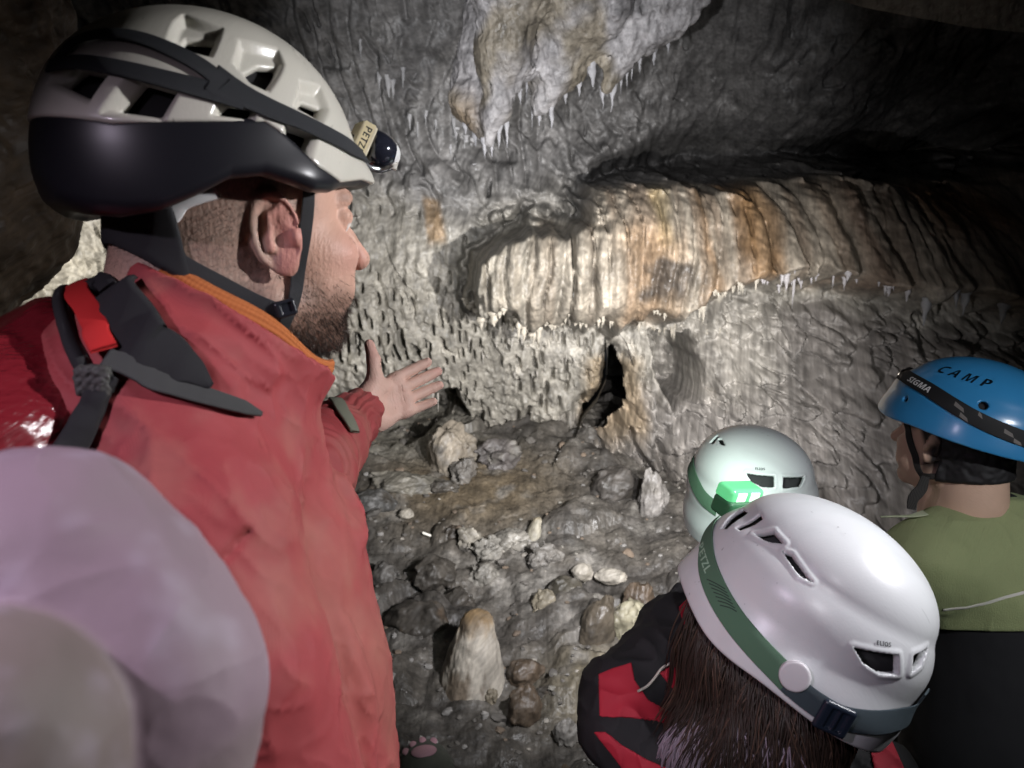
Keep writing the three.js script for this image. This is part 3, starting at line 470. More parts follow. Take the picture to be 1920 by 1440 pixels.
fringe([[1400, 543], [1450, 534], [1500, 530], [1600, 548]], 18, [0.015, 0.05], [0.010, 0.022], 3, -3.5);
fringe([[1640, 556], [1750, 570], [1900, 600]], 7, [0.06, 0.16], [0.03, 0.07], 2, -3.55);
fringe([[840, 280], [870, 268], [900, 285]], 6, [0.04, 0.10], [0.012, 0.028], 2, -3.8);
fringe([[760, 235], [800, 225], [850, 235], [880, 262]], 8, [0.05, 0.13], [0.018, 0.045], 2, -3.7);
fringe([[650, 90], [700, 120], [740, 140]], 5, [0.06, 0.15], [0.02, 0.045], 2, -3.4);
fringe([[700, 758], [740, 752], [780, 748], [820, 740]], 9, [0.05, 0.13], [0.016, 0.034], 1, -3.95);
fringe([[880, 660], [940, 665], [1000, 660], [1060, 650]], 16, [0.02, 0.07], [0.012, 0.026], 1, -3.85);
fringe([[960, 700], [1000, 690], [1040, 680], [1085, 670]], 8, [0.03, 0.07], [0.014, 0.028], 1, -3.95);
// drips on the pendant's lower edge
for (const [px, L, w] of [[872, 0.05, 0.03], [890, 0.06, 0.03], [908, 0.07, 0.03], [922, 0.05, 0.022], [936, 0.09, 0.03], [950, 0.11, 0.03], [975, 0.05, 0.02], [988, 0.08, 0.014], [998, 0.08, 0.014], [1012, 0.05, 0.02], [1034, 0.10, 0.03], [1060, 0.05, 0.024], [1086, 0.06, 0.03], [1110, 0.09, 0.05], [1130, 0.08, 0.03], [1150, 0.10, 0.04], [1165, 0.06, 0.016], [1176, 0.07, 0.014], [1186, 0.06, 0.013], [1200, 0.06, 0.02], [1228, 0.06, 0.024], [1254, 0.05, 0.022]]) {
  let got = null; for (let py = 330; py > 20 && !got; py -= 3) { const p = hit(hangF, px, py, 2.2, 3.6); if (hangF(...p) < 0.004) got = p; }
  if (got) drip(hang, [got[0], got[1] + 0.012 - L * 0.05, got[2] - 0.01], L * 0.9, w, 4);
}
// leaf-shaped drip and others in the dark upper right

// loose rocks and stalagmites on the floor
const rockGeoF = (r, s, amp, top) => { const f = (x, y, z) => { const X = x / r[0], Y = y / r[1], Z = z / r[2], k = Math.sqrt(X * X + Y * Y + Z * Z), m = Math.min(...r); return (k - 1) * m - m * amp * (fbm(X * 1.2 + s, Y * 1.2, Z * 1.2, 2) * 2.2 + 0.5 * fbm(X * 3.5 + s, Y * 3.5, Z * 3.5, 2)); }; const m = Math.min(...r), R = r.map((v) => v * 1.5); return solid(f, R.map((v) => -v), R, Math.max(m / 9, Math.max(...r) / 24), { lip: 1.8, color: top }); };
const toneOf = (c, spot, s) => (x, y, z) => { const m = fbm(x * 20 + s, y * 20, z * 20, 3), k = 0.85 + 0.5 * m; return mix3(c, spot, ss(0.05, 0.35, fbm(x * 12, y * 12 + s, z * 12, 3))).map((v) => v * k); };
const rockM = rockMat({ bumpScale: 0.005 });
const DARK = [0.085, 0.077, 0.068], BROWN = [0.12, 0.09, 0.065], PALE = [0.36, 0.335, 0.29], WHITE = [0.46, 0.435, 0.39], GREY = [0.20, 0.19, 0.178];
// px, py (middle), size in px (half width, half height, half depth), turn, tone, roughness, name, label
const rocks = [
  [845, 838, 42, 50, 36, 10, [0.30, 0.265, 0.22], GREY, 0.35, 'boulder', 'pale tan boulder, the tallest rock at the foot of the back wall'],
  [780, 1158, 62, 34, 40, -25, DARK, BROWN, 0.22, 'rock', 'dark brown slab leaning left of the domed stalagmite'],
  [984, 1322, 40, 34, 30, 40, BROWN, DARK, 0.2, 'rock', 'rounded brown rock standing on edge below the domed stalagmite'],
  [985, 1260, 34, 26, 24, 15, BROWN, DARK, 0.2, 'rock', 'small brown rock tucked beside the domed stalagmite'],
  [1120, 1168, 34, 56, 30, 25, [0.13, 0.11, 0.085], DARK, 0.18, 'rock', 'tall dark brown rock leaning between pale knobs'],
  [1190, 1165, 34, 46, 30, -20, [0.36, 0.34, 0.25], GREY, 0.4, 'rock', 'knobbly cream rock beside the black and red sleeve'],
  [1196, 1128, 30, 40, 26, 20, BROWN, DARK, 0.3, 'rock', 'brown rock rising behind the knobbly cream one'],
  [1060, 1104, 30, 26, 24, 0, [0.10, 0.092, 0.075], GREY, 0.25, 'rock', 'olive brown cobble under the round white calcite knob'],
  [830, 912, 30, 13, 18, 0, DARK, GREY, 0.25, 'rock', 'flat dark stone below the tan boulder'],
  [768, 908, 24, 11, 16, 0, DARK, GREY, 0.25, 'rock', 'flat dark stone farther left on the pale slope'],
  [755, 905, 60, 20, 30, 8, [0.20, 0.19, 0.165], GREY, 0.4, 'rock', 'long pale ledge stone on the slope by the guide\'s arm'],
  [870, 880, 26, 22, 20, 30, [0.16, 0.15, 0.14], DARK, 0.35, 'rock', 'angular grey stone right under the tan boulder'],
  [940, 850, 40, 26, 26, 20, [0.13, 0.12, 0.12], GREY, 0.4, 'rock', 'broken grey stone in the rubble below the wall'],
  [1155, 905, 44, 30, 34, 0, [0.09, 0.083, 0.078], DARK, 0.25, 'rock', 'big smooth dark rock at the foot of the right slope'],
  [1225, 925, 26, 44, 24, 0, [0.25, 0.24, 0.235], GREY, 0.4, 'rock', 'upright grey rock near the smaller white helmet'],
  [880, 1012, 24, 24, 18, 0, [0.34, 0.32, 0.28], GREY, 0.35, 'rock', 'cream stone at the near edge of the muddy patch'],
  [915, 1030, 30, 22, 22, 30, [0.30, 0.29, 0.27], GREY, 0.45, 'rock', 'jagged pale stone in front of the stump stalagmite'],
  [958, 1012, 34, 18, 24, -20, [0.27, 0.26, 0.24], GREY, 0.4, 'rock', 'pale stone touching the stump stalagmite'],
  [1020, 1040, 30, 22, 24, 10, [0.22, 0.21, 0.2], GREY, 0.4, 'rock', 'grey stone right of the stump stalagmite'],
  [908, 1075, 26, 20, 22, 10, [0.27, 0.26, 0.24], DARK, 0.4, 'rock', 'pale broken stone in the middle of the floor'],
  [1020, 1130, 24, 26, 20, 0, [0.30, 0.27, 0.21], GREY, 0.4, 'rock', 'yellowish stone left of the tall dark brown rock'],
  [850, 1000, 20, 16, 16, 0, [0.06, 0.05, 0.04], BROWN, 0.3, 'rock', 'nearly black stone in the brown mud'],
  [1062, 1372, 22, 24, 18, 0, [0.34, 0.33, 0.32], GREY, 0.3, 'rock', 'white knob lowest on the floor beside the child\'s elbow'],
  [920, 1305, 13, 14, 10, 0, [0.25, 0.22, 0.17], GREY, 0.4, 'pebble', 'small ochre pebble below the domed stalagmite'],
  [1036, 1300, 30, 18, 22, 0, DARK, BROWN, 0.25, 'rock', 'low dark rock close to the red sleeve panel'],
  [720, 1080, 30, 24, 24, 0, [0.12, 0.115, 0.11], GREY, 0.35, 'rock', 'grey cobble next to the guide\'s red jacket'],
  [820, 1075, 44, 30, 34, 20, DARK, [0.06, 0.056, 0.052], 0.25, 'rock', 'broad blackish rock left of the pale broken stone'],
  [860, 1125, 30, 22, 24, 0, DARK, [0.06, 0.056, 0.052], 0.25, 'rock', 'blackish cobble behind the domed stalagmite'],
  [1120, 1345, 26, 22, 22, 0, [0.10, 0.09, 0.08], DARK, 0.3, 'rock', 'dark stone half hidden by the child\'s sleeve'],
  [700, 940, 40, 22, 30, 0, [0.12, 0.12, 0.12], DARK, 0.25, 'rock', 'smooth dark grey rock behind the guide\'s arm'],
];
const floorHit = (px, py) => { const a = P(px, py, 1), dx = a[0] - EYE[0], dy = a[1] - EYE[1], dz = a[2] - EYE[2]; for (let t = 1.5; t < 5; t += 0.01) { const x = EYE[0] + dx * t, y = EYE[1] + dy * t, z = EYE[2] + dz * t; if (floorBase(x, z) + 0.01 > y) return [x, y, z, t]; } return [...P(px, py, 3.9), 3.9]; };
rocks.forEach(([px, py, hw, hh, hd, turn, c, sp, amp, name, label], i) => {
  const f = floorHit(px, py + hh * 0.8), k = f[3] / FPX, r = [hw * k, hh * k * 1.15, hd * k], m = part(name, rockGeoF(r, i * 3.7, amp, toneOf(c, sp, i)), rockM);
  m.position.set(f[0], f[1] + r[1] * 0.45, f[2] - r[2] * 0.3); m.rotation.set(0, turn * 0.02, -turn * Math.PI / 180 * 0.6); tag(m, label, name);
});
// stalagmites
function stalagmite(px, top, bottom, hw, tones, label, seed) {
  const f = floorHit(px, bottom), k = f[3] / FPX, H = (bottom - top) * k * 1.12, R = hw * k, base = [f[0], f[1] - 0.02, f[2] - R * 0.6];
  const g = (x, y, z) => { const t = clamp(y / H, 0, 1), lean = 0.02 * t; const c = cap([0, 0, 0], [lean, H - R * 0.6, 0], R * 1.28, R * 0.62)(x, y, z); return c - R * 0.10 * fbm(x * 16 + seed, y * 9, z * 16, 3) - 0.004 * Math.abs(n3(x * 50, y * 9, z * 50)) ; };
  const m = part('stalagmite', solid(g, [-R * 1.5, -R, -R * 1.5], [R * 1.5, H + R, R * 1.5], R / 14, { lip: 1.5, color: (x, y, z) => { const t = y / H, n = fbm(x * 22 + seed, y * 8, z * 22, 4); let c = mix3(tones[0], tones[1], ss(-0.15, 0.15, n + 0.3 * (x / R) + 0.15)); c = mix3(c, tones[2], ss(0.72, 0.95, t + 0.3 * n)); const q = 0.9 + 0.3 * n; return c.map((v) => v * q); } }), rockM);
  m.position.set(...base); return tag(m, label, 'stalagmite');
}
stalagmite(885, 1156, 1300, 54, [[0.20, 0.165, 0.13], [0.48, 0.45, 0.40], [0.27, 0.19, 0.105]], 'domed pale stalagmite with a brown top in the foreground', 3);
stalagmite(1000, 968, 1010, 15, [[0.3, 0.28, 0.23], [0.40, 0.38, 0.32], [0.34, 0.3, 0.22]], 'short stump stalagmite standing among pale broken stones', 8);
// pale calcite knobs
for (const [px, py, hw, hh, label] of [[1092, 1070, 20, 18, 'round white calcite knob on the olive brown cobble'], [1145, 1078, 30, 16, 'long cream calcite knob right of the round white one'], [762, 962, 14, 10, 'white stone chip on the edge of the muddy patch']]) { const f = floorHit(px, py + hh), k = f[3] / FPX, m = part('calcite_knob', rockGeoF([hw * k, hh * k, hh * k], px, 0.14, toneOf(WHITE, PALE, px)), rockM); m.position.set(f[0], f[1] + hh * k * 0.9, f[2]); tag(m, label, 'rock'); }
{ const f = floorHit(800, 1010), m = part('white_fragment', new THREE.CapsuleGeometry(0.006, 0.03, 4, 8).rotateZ(1.2), std([0.6, 0.58, 0.52], 0.7)); m.position.set(f[0], f[1] + 0.02, f[2]); tag(m, 'tiny white stick lying on the brown mud', 'fragment'); }
// gravel between the rocks
{
  const g0 = []; for (let k = 0; k < 5; k++) { const g = new THREE.IcosahedronGeometry(1, 1), p = g.attributes.position; for (let i = 0; i < p.count; i++) { const a = [p.getX(i), p.getY(i), p.getZ(i)], s = 1 + 0.5 * n3(a[0] * 1.3 + k * 7, a[1] * 1.3, a[2] * 1.3); p.setXYZ(i, a[0] * s, a[1] * s * 0.6, a[2] * s); } g.deleteAttribute('uv'); g.computeVertexNormals(); g0.push(g); }
  const all = [], q = new THREE.Quaternion(); const tones = [DARK, BROWN, GREY, [0.16, 0.15, 0.13], [0.24, 0.22, 0.19]];
  for (let i = 0; i < 1300; i++) { const x = rr(-1.2, 1.5), z = rr(-4.2, -1.8); if (n3(x * 2.5, z * 2.5, 3) < rr(-0.5, 0.25)) continue; const s = 0.006 * Math.pow(rnd(), -0.42) * rr(0.7, 1.2); if (s > 0.04) continue; const g = g0[i % 5].clone(), c = tones[Math.floor(Math.pow(rnd(), 2.2) * 5)], k = rr(0.7, 1.2), n = g.attributes.position.count, col = new Float32Array(n * 3); for (let j = 0; j < n; j++) col.set([c[0] * k, c[1] * k, c[2] * k], j * 3); g.setAttribute('color', new THREE.BufferAttribute(col, 3)); q.setFromEuler(new THREE.Euler(rr(-0.4, 0.4), rr(0, 6.3), rr(-0.4, 0.4))); g.applyMatrix4(new THREE.Matrix4().compose(new THREE.Vector3(x, floorY(x, z) + s * 0.2, z), q, new THREE.Vector3(s * rr(0.8, 1.4), s, s))); all.push(g); }
  tag(part('gravel', mergeGeometries(all), new THREE.MeshStandardMaterial({ vertexColors: true, roughness: 0.8 }), null, 'stuff'), 'dark and pale rock chips scattered over the cave floor');
}
// the dark rock pillar on the left and the lit passage behind it
const pillarF = (() => { const a = chain([[...P(-330, -300, 1.75), 0.42], [...P(-310, 150, 1.75), 0.47], [...P(-200, 330, 1.75), 0.34], [...P(-380, 620, 1.75), 0.34], [...P(-420, 1100, 1.75), 0.4]], 0.1), b = cap(P(30, 310, 1.8), P(-170, 560, 1.78), 0.13, 0.13), c = cap(P(60, 120, 1.85), P(-40, -60, 1.85), 0.1, 0.16); return (x, y, z) => smin(smin(a(x, y, z), b(x, y, z), 0.1), c(x, y, z), 0.1) - 0.06 * fbm(x * 5, y * 5, z * 5, 4) - 0.012 * fbm(x * 28, y * 28, z * 28, 2); })();
tag(part('rock_pillar', solid(pillarF, [-2.6, 0.2, -2.4], [-0.75, 2.9, -1.1], 0.014, { lip: 1.6, color: (x, y, z, n) => { const m = 0.8 + 0.5 * fbm(x * 9, y * 9, z * 9, 3), back = 1; return [0.125 * m * back, 0.088 * m, 0.058 * m]; } }), rockM, null, 'structure'), 'dark brown rock pillar behind the guide');

// a foot in a paw-like boot at the lower edge
{
  const boot = thing('boot', 'dark boot with pink pads and white claws like a paw, beside the red jacket', 'boot'), B0 = P(798, 1424, 2.2), BM = new THREE.Matrix4().makeRotationY(0.25).scale(new THREE.Vector3(1.3, 1.3, 1.3)).setPosition(...B0);
  const bf = (x, y, z) => smin(ell([0, -0.02, 0.02], [0.062, 0.045, 0.10])(x, y, z), ell([0, 0.02, 0.19], [0.05, 0.07, 0.07])(x, y, z), 0.04) - 0.004 * fbm(x * 40, y * 40, z * 40, 2);
  place(part('upper', solid(bf, [-0.1, -0.09, -0.12], [0.1, 0.2, 0.22], 0.005), std([0.10, 0.105, 0.09], 0.95), boot), BM);
  const onBoot = (x, z) => { let y = 0.2; for (let i = 0; i < 80; i++) { const d = bf(x, y, z); if (d < 0.001) break; y -= Math.max(d * 0.8, 0.0008); } return y; };
  const pink = std([0.55, 0.30, 0.36], 0.7), claw = std([0.75, 0.73, 0.70], 0.4);
  [[-0.040, -0.022], [-0.022, -0.040], [0.0, -0.046], [0.024, -0.040]].forEach(([x, z]) => { place(part('pad', new THREE.SphereGeometry(0.0098, 16, 10).scale(0.85, 0.4, 1.25).translate(x, onBoot(x, z), z), pink, boot), BM); const z2 = z - 0.026; place(part('claw', new THREE.ConeGeometry(0.006, 0.034, 10).rotateX(-1.9).translate(x * 1.25, onBoot(x * 1.25, z2) + 0.005, z2 - 0.004), claw, boot), BM); });
  place(part('pad', new THREE.SphereGeometry(0.027, 24, 12).scale(1.05, 0.25, 0.75).translate(-0.004, onBoot(0, 0) + 0.001, 0.006), pink, boot), BM);
}

// ---------- the guide in the red suit ----------
const guide = thing('person', 'bearded man in a red caving suit holding out his open hand to the wall', 'person');
const HEAD = yaw([-0.248, 1.607, -0.727], 40, -1, 0);
const earL = earField(1.04);
const earM = [1, -1].map((s) => within(earL, new THREE.Matrix4().compose(new THREE.Vector3(-0.004, 0.004, 0), new THREE.Quaternion(), new THREE.Vector3(1, 1, 1))));
function headField(noEar) {
  const cran = ell([-0.012, 0.05, 0], [0.096, 0.09, 0.076]), face = ell([0.036, -0.02, 0], [0.059, 0.082, 0.060]), chin = ell([0.072, -0.085, 0], [0.018, 0.017, 0.026]), lipU = ell([0.0925, -0.041, 0], [0.009, 0.0055, 0.022]), lipD = ell([0.0905, -0.052, 0], [0.009, 0.006, 0.019]);
  const nose = chain([[0.091, 0.027, 0, 0.0085], [0.105, 0.003, 0, 0.0095], [0.1175, -0.0155, 0, 0.0118]], 0.004), noseB = cap([0.094, -0.005, 0], [0.095, -0.018, 0], 0.006, 0.011), neck = cap([-0.04, -0.01, 0], [-0.07, -0.16, 0], 0.060, 0.066), throat = cap([0.012, -0.07, 0], [-0.02, -0.18, 0], 0.040, 0.05), nape = cap([-0.07, 0.02, 0], [-0.085, -0.1, 0], 0.035, 0.045);
  const cheek = ell([0.062, -0.012, 0.043], [0.03, 0.022, 0.022]), cheekLow = ell([0.055, -0.045, 0.036], [0.036, 0.03, 0.024]), jaw = cap([0.0, -0.055, 0.052], [0.066, -0.088, 0.02], 0.020, 0.018), brow = cap([0.081, 0.040, 0.036], [0.089, 0.04, 0.008], 0.011, 0.010), wing = ell([0.098, -0.019, 0.0125], [0.0105, 0.0075, 0.0065]), sock = ell([0.097, 0.022, 0.034], [0.016, 0.012, 0.018]), ball = ell([0.078, 0.02, 0.033], [0.0125, 0.0125, 0.0125]), lidU = ell([0.0795, 0.0245, 0.033], [0.0128, 0.0095, 0.0145]), nostril = ell([0.104, -0.0265, 0.006], [0.005, 0.004, 0.003]), temple = ell([0.055, 0.03, 0.064], [0.03, 0.03, 0.008]);
  const c25 = Math.cos(0.42), s25 = Math.sin(0.42);
  return (x, y, z) => {
    const a = Math.abs(z);
    let d = smin(cran(x, y, z), face(x, y, z), 0.03);
    d = smin(d, cheek(x, y, a), 0.018); d = smin(d, cheekLow(x, y, a), 0.015); d = smin(d, jaw(x, y, a), 0.022); d = smin(d, chin(x, y, z), 0.018); d = smin(d, brow(x, y, a), 0.012);
    d = smax(d, -sock(x, y, a), 0.012); d = smin(d, ball(x, y, a), 0.002); d = smin(d, lidU(x, y, a), 0.003);
    d = smin(d, nose(x, y, z), 0.010); d = smin(d, noseB(x, y, z), 0.008); d = smin(d, wing(x, y, a), 0.005); d = smax(d, -nostril(x, y, a), 0.003);
    d = smin(d, lipU(x, y, z), 0.005); d = smin(d, lipD(x, y, z), 0.005);
    let n = smin(neck(x, y, z), throat(x, y, z), 0.03); n = smin(n, nape(x, y, z), 0.03);
    d = smin(d, n, 0.025);
    if (noEar) return d;
    // the ear stands out from the head towards the back
    const ex = x + 0.002, ey = y - 0.006, ez = a - 0.0765, lean = -0.18, u0 = ex * Math.cos(lean) - ey * Math.sin(lean), v0 = ex * Math.sin(lean) + ey * Math.cos(lean), u = u0 * c25 + ez * s25, w = -u0 * s25 * -1 * -1 + ez * c25;
    return smin(d, earL(u, v0, w), 0.006);
  };
}
const headNEl = headField(true), headNE = within(headNEl, HEAD), headF = headField(), headW = within(headF, HEAD);
const HEADINV = new THREE.Matrix4().copy(HEAD).invert().elements;
const beardAt = (x, y, z) => { const a = Math.abs(z), edge = -0.040 + 0.028 * ss(0.06, 0.01, x) + 0.035 * ss(0.088, 0.1, x) * 0 , low = ss(edge + 0.014, edge - 0.022, y + 0.01 * n3(x * 60, y * 60, z * 60)), front = ss(0.000, 0.030, x + 0.006 * n3(x * 90, y * 90, z * 90)), throat = ss(-0.125, -0.105, y - 0.3 * (x - 0.05)); return low * front * throat; };
const hairAt = (x, y, z) => { const n = 0.008 * n3(x * 120, y * 120, z * 120); const back = ss(0.014, -0.03, x + 0.25 * (y - 0.02) + n), lowEdge = ss(-0.085, -0.03, y + 0.55 * (x + 0.06) + n), side = ss(0.05, 0.03, x + n) * ss(0.012, 0.035, y + n); return clamp(Math.max(back * lowEdge, side), 0, 1); };
function skinTone(x, y, z) {
  let c = [0.60, 0.36, 0.27];
  const a = Math.abs(z), mot = fbm(x * 40, y * 40, z * 40, 3);
  c = mix3(c, [0.58, 0.27, 0.225], clamp(0.55 * ss(0.035, 0.0, Math.hypot(x - 0.072, (y + 0.012) * 1.1, a - 0.05)) + 0.7 * ss(0.022, 0.005, Math.hypot(x - 0.112, y + 0.014, z)), 0, 0.8));
  const ear = ss(0.074, 0.082, a) * ss(0.04, 0.02, Math.hypot(x * 1.2, y * 0.8));
  c = mix3(c, [0.60, 0.25, 0.21], ear * 0.75);
  c = mix3(c, [0.24, 0.185, 0.15], 0.85 * hairAt(x, y, z) * (1 - ear) * (0.8 + 0.35 * n3(x * 300, y * 300, z * 300)));
  c = mix3(c, [0.17, 0.105, 0.075], 0.82 * beardAt(x, y, z) * (0.85 + 0.3 * n3(x * 250, y * 250, z * 250)));
  const lip = ss(0.006, 0.0, Math.abs(y + 0.046)) * ss(0.088, 0.093, x); c = mix3(c, [0.5, 0.22, 0.19], lip * 0.8);
  const eye = ss(0.0005, -0.0002, Math.hypot(x - 0.078, y - 0.02, a - 0.033) - 0.0127) * ss(0.0225, 0.0205, y); c = mix3(c, [0.75, 0.72, 0.68], eye * ss(0.082, 0.084, x));
  const brow = ss(0.006, 0.002, Math.abs(y - 0.043 - 0.1 * (0.03 - a))) * ss(0.008, 0.014, a) * ss(0.068, 0.078, x); c = mix3(c, [0.26, 0.16, 0.12], brow * 0.45);
  const k = 1 + 0.14 * mot; return [c[0] * k, c[1] * k, c[2] * k];
}
place(part('head', solid(headF, [-0.15, -0.2, -0.12], [0.14, 0.16, 0.12], 0.0022, { color: skinTone }), MT.skin, guide), HEAD);
// beard and cropped hair: short fibres rooted in the skin
function fibres(f, n, want, len, rad, lo, hi, dir) {
  const pos = [], idx = []; let made = 0;
  for (let t = 0; t < n * 40 && made < n; t++) {
    const p0 = [rr(lo[0], hi[0]), rr(lo[1], hi[1]), rr(lo[2], hi[2])]; if (Math.abs(f(...p0)) > 0.012) continue;
    const p = snap(f, p0), w = want(...p); if (rnd() > w) continue;
    const g = grad(f, ...p, 0.002), nn = new THREE.Vector3(g[0], g[1], g[2]).normalize(), d0 = nn.clone().multiplyScalar(0.55).add(V(dir(...p))).add(new THREE.Vector3(rr(-0.5, 0.5), rr(-0.5, 0.5), rr(-0.5, 0.5))).normalize();
    const L = len * rr(0.55, 1.2), side = new THREE.Vector3().crossVectors(nn, d0).normalize().multiplyScalar(rad), up = new THREE.Vector3().crossVectors(d0, side).normalize().multiplyScalar(rad), b = pos.length / 3;
    const mid = V(p).addScaledVector(d0, L * 0.5), curl = new THREE.Vector3(rr(-1, 1), rr(-1, 1), rr(-1, 1)).multiplyScalar(L * 0.28), end = V(p).addScaledVector(d0, L).add(curl);
    for (const [c, s] of [[V(p).addScaledVector(nn, -0.0006), 1], [mid, 0.8]]) for (let k = 0; k < 3; k++) { const a = k * 2.0944, q = c.clone().addScaledVector(side, Math.cos(a) * s).addScaledVector(up, Math.sin(a) * s); pos.push(q.x, q.y, q.z); }
    pos.push(end.x, end.y, end.z);
    for (let k = 0; k < 3; k++) { const k2 = (k + 1) % 3; idx.push(b + k, b + k2, b + 3 + k, b + k2, b + 3 + k2, b + 3 + k, b + 3 + k, b + 3 + k2, b + 6); }
    made++;
  }
  const g = new THREE.BufferGeometry(); g.setAttribute('position', new THREE.Float32BufferAttribute(pos, 3)); g.setIndex(idx); g.computeVertexNormals(); return g;
}
place(part('beard', fibres(headF, 5200, (x, y, z) => beardAt(x, y, z) * (0.25 + 0.75 * ss(-0.05, -0.08, y)), 0.0085, 0.00022, [0.0, -0.12, -0.07], [0.12, -0.02, 0.08], (x, y, z) => [0.25, -0.8, 0]), std([0.06, 0.038, 0.028], 0.55), guide, 'stuff'), HEAD);
place(part('hair', fibres(headF, 9000, (x, y, z) => hairAt(x, y, z) * ss(0.085, 0.078, Math.abs(z)) * (Math.hypot(x, y) < 0.036 && Math.abs(z) > 0.072 ? 0 : 1), 0.0032, 0.00012, [-0.12, -0.09, -0.09], [0.04, 0.07, 0.09], (x, y, z) => [-0.5, -0.7, 0]), std([0.10, 0.075, 0.06], 0.6), guide, 'stuff'), HEAD);
const lash = []; for (const s of [1, -1]) for (let k = 0; k < 9; k++) { const t = k / 8 - 0.5; lash.push(tube([[0.0885, 0.0245, s * (0.033 + t * 0.02)], [0.0925, 0.0245, s * (0.034 + t * 0.024)], [0.0950, 0.0265, s * (0.034 + t * 0.027)]], [[0, 0.0004], [1, 0.0001]], 4, 4)); }
place(part('eyelashes', mergeGeometries(lash), std([0.05, 0.035, 0.03], 0.6), guide, 'stuff'), HEAD);

// the suit: torso, near arm, far forearm
const redSuit = new THREE.MeshPhysicalMaterial({ vertexColors: true, roughness: 0.72, bumpMap: rep(fabricBump, 26), bumpScale: 0.0005, sheen: 0.25, sheenColor: new THREE.Color(1, 0.5, 0.45), sheenRoughness: 0.5 });
const RIM = HEAD.clone().multiply(new THREE.Matrix4().makeTranslation(-0.018, -0.08, 0)).multiply(new THREE.Matrix4().makeRotationZ(-33 * Math.PI / 180));
const collarBody = (x, y, z) => { const f = 1 + 0.25 * ss(-0.02, -0.1, y), r = Math.sqrt((x / (0.108 * f)) ** 2 + (z / (0.094 * f)) ** 2); return Math.max((r - 1) * 0.092, y - 0.002, -0.12 - y); };
const collarW = within(collarBody, RIM), collarHole = within((x, y, z) => { const r = Math.sqrt((x / 0.1) ** 2 + (z / 0.086) ** 2); return Math.max((r - 1) * 0.085, -0.035 - y); }, RIM);
const torso = chain([[...P(395, 760, 0.75), 0.085], [...P(395, 880, 0.75), 0.105], [...P(425, 1090, 0.75), 0.128], [...P(455, 1290, 0.75), 0.138], [...P(470, 1560, 0.76), 0.15]], 0.02);
const armNear = chain([[...P(285, 790, 0.66), 0.085], [...P(345, 1000, 0.615), 0.084], [...P(420, 1270, 0.59), 0.076], [...P(560, 1640, 0.62), 0.07]], 0.02);
const blade = cap(P(330, 690, 0.74), P(150, 850, 0.76), 0.075, 0.1);
const folds = [[[640, 905], [662, 960], [670, 1010], 0.010], [[640, 1180], [680, 1300], [690, 1440], 0.006], [[250, 590], [350, 650], [430, 720], 0.007], [[270, 575], [380, 630], [500, 700], 0.006]];
const creases = [[[472, 988], [430, 1040], [368, 1106]], [[455, 750], [500, 770], [540, 788], [575, 806]], [[596, 745], [585, 790], [596, 860]], [[250, 940], [290, 1000], [300, 1060]]];
const sleeveFar = chain([[...P(500, 980, 0.96), 0.07], [...P(575, 880, 1.05), 0.064], [...P(618, 828, 1.13), 0.054], [...P(652, 795, 1.2), 0.043], [...P(678, 772, 1.245), 0.038]], 0.02);
const bodyBase = (x, y, z) => { let d = smin(torso(x, y, z), blade(x, y, z), 0.06); d = smin(d, armNear(x, y, z), 0.03); return smin(d, collarW(x, y, z), 0.022); };
const foldF = folds.map(([a, b, c, r]) => { const pts = [a, b, c].map(([px, py]) => hit(bodyBase, px, py)); return chain(pts.map((p, i) => [...p, i === 1 ? r : r * 0.55]), 0); });
const creaseF = creases.map((l) => chain(l.map(([px, py], i) => [...hit(bodyBase, px, py), i === 0 || i === l.length - 1 ? 0.0008 : 0.0026]), 0));
const suitF = (x, y, z) => {
  let d = bodyBase(x, y, z);
  if (d < 0.06) for (const f of foldF) d = smin(d, f(x, y, z), 0.018);
  if (d < 0.03) for (const f of creaseF) d = smax(d, -f(x, y, z), 0.005);
  d = smax(d, -collarHole(x, y, z), 0.006);
  return d - 0.0045 * fbm(x * 10 + y * 4, y * 7, z * 10, 3) - 0.0028 * (1 - Math.abs(n3(x * 17 + y * 15, y * 10, z * 14 + 3))) ** 6 - 0.0012 * (1 - Math.abs(n3(x * 40 + y * 24, y * 26, z * 34))) ** 5;
};
function suitTone(x, y, z) {
  let c = [0.33, 0.045, 0.050]; const m = fbm(x * 7, y * 7, z * 7, 4), s = fbm(x * 28, y * 22, z * 28, 3);
  const arm = ss(1.42, 1.3, y) * ss(0.0, 0.3, 0.2 + m);
  c = mix3(c, [0.33, 0.15, 0.105], clamp(0.6 * arm * (0.42 + 1.1 * Math.max(0, m)) + 0.25 * ss(0.15, 0.5, s), 0, 0.75));
  c = mix3(c, [0.40, 0.075, 0.078], ss(0.05, 0.4, fbm(x * 11 + 5, y * 11, z * 11, 2)) * 0.5);
  c = mix3(c, [0.36, 0.14, 0.11], 0.4 * ss(0.12, 0.4, fbm(x * 16 + 3, y * 12, z * 16, 4) + 0.25 * ss(0.12, 0.0, Math.hypot(x + 0.2, y - 1.38))));
  const k = 1 + 0.16 * s + 0.05 * n3(x * 150, y * 150, z * 150); return [c[0] * k, c[1] * k, c[2] * k];
}
part('jacket', solid(suitF, [-0.62, 0.86, -0.95], [-0.02, 1.62, -0.3], 0.0042, { color: suitTone, lip: 1.3 }), redSuit, guide);
const cuffAxis = V(P(678, 772, 1.245)).sub(V(P(618, 828, 1.13))).normalize();
const wristP = V(P(678, 772, 1.245));
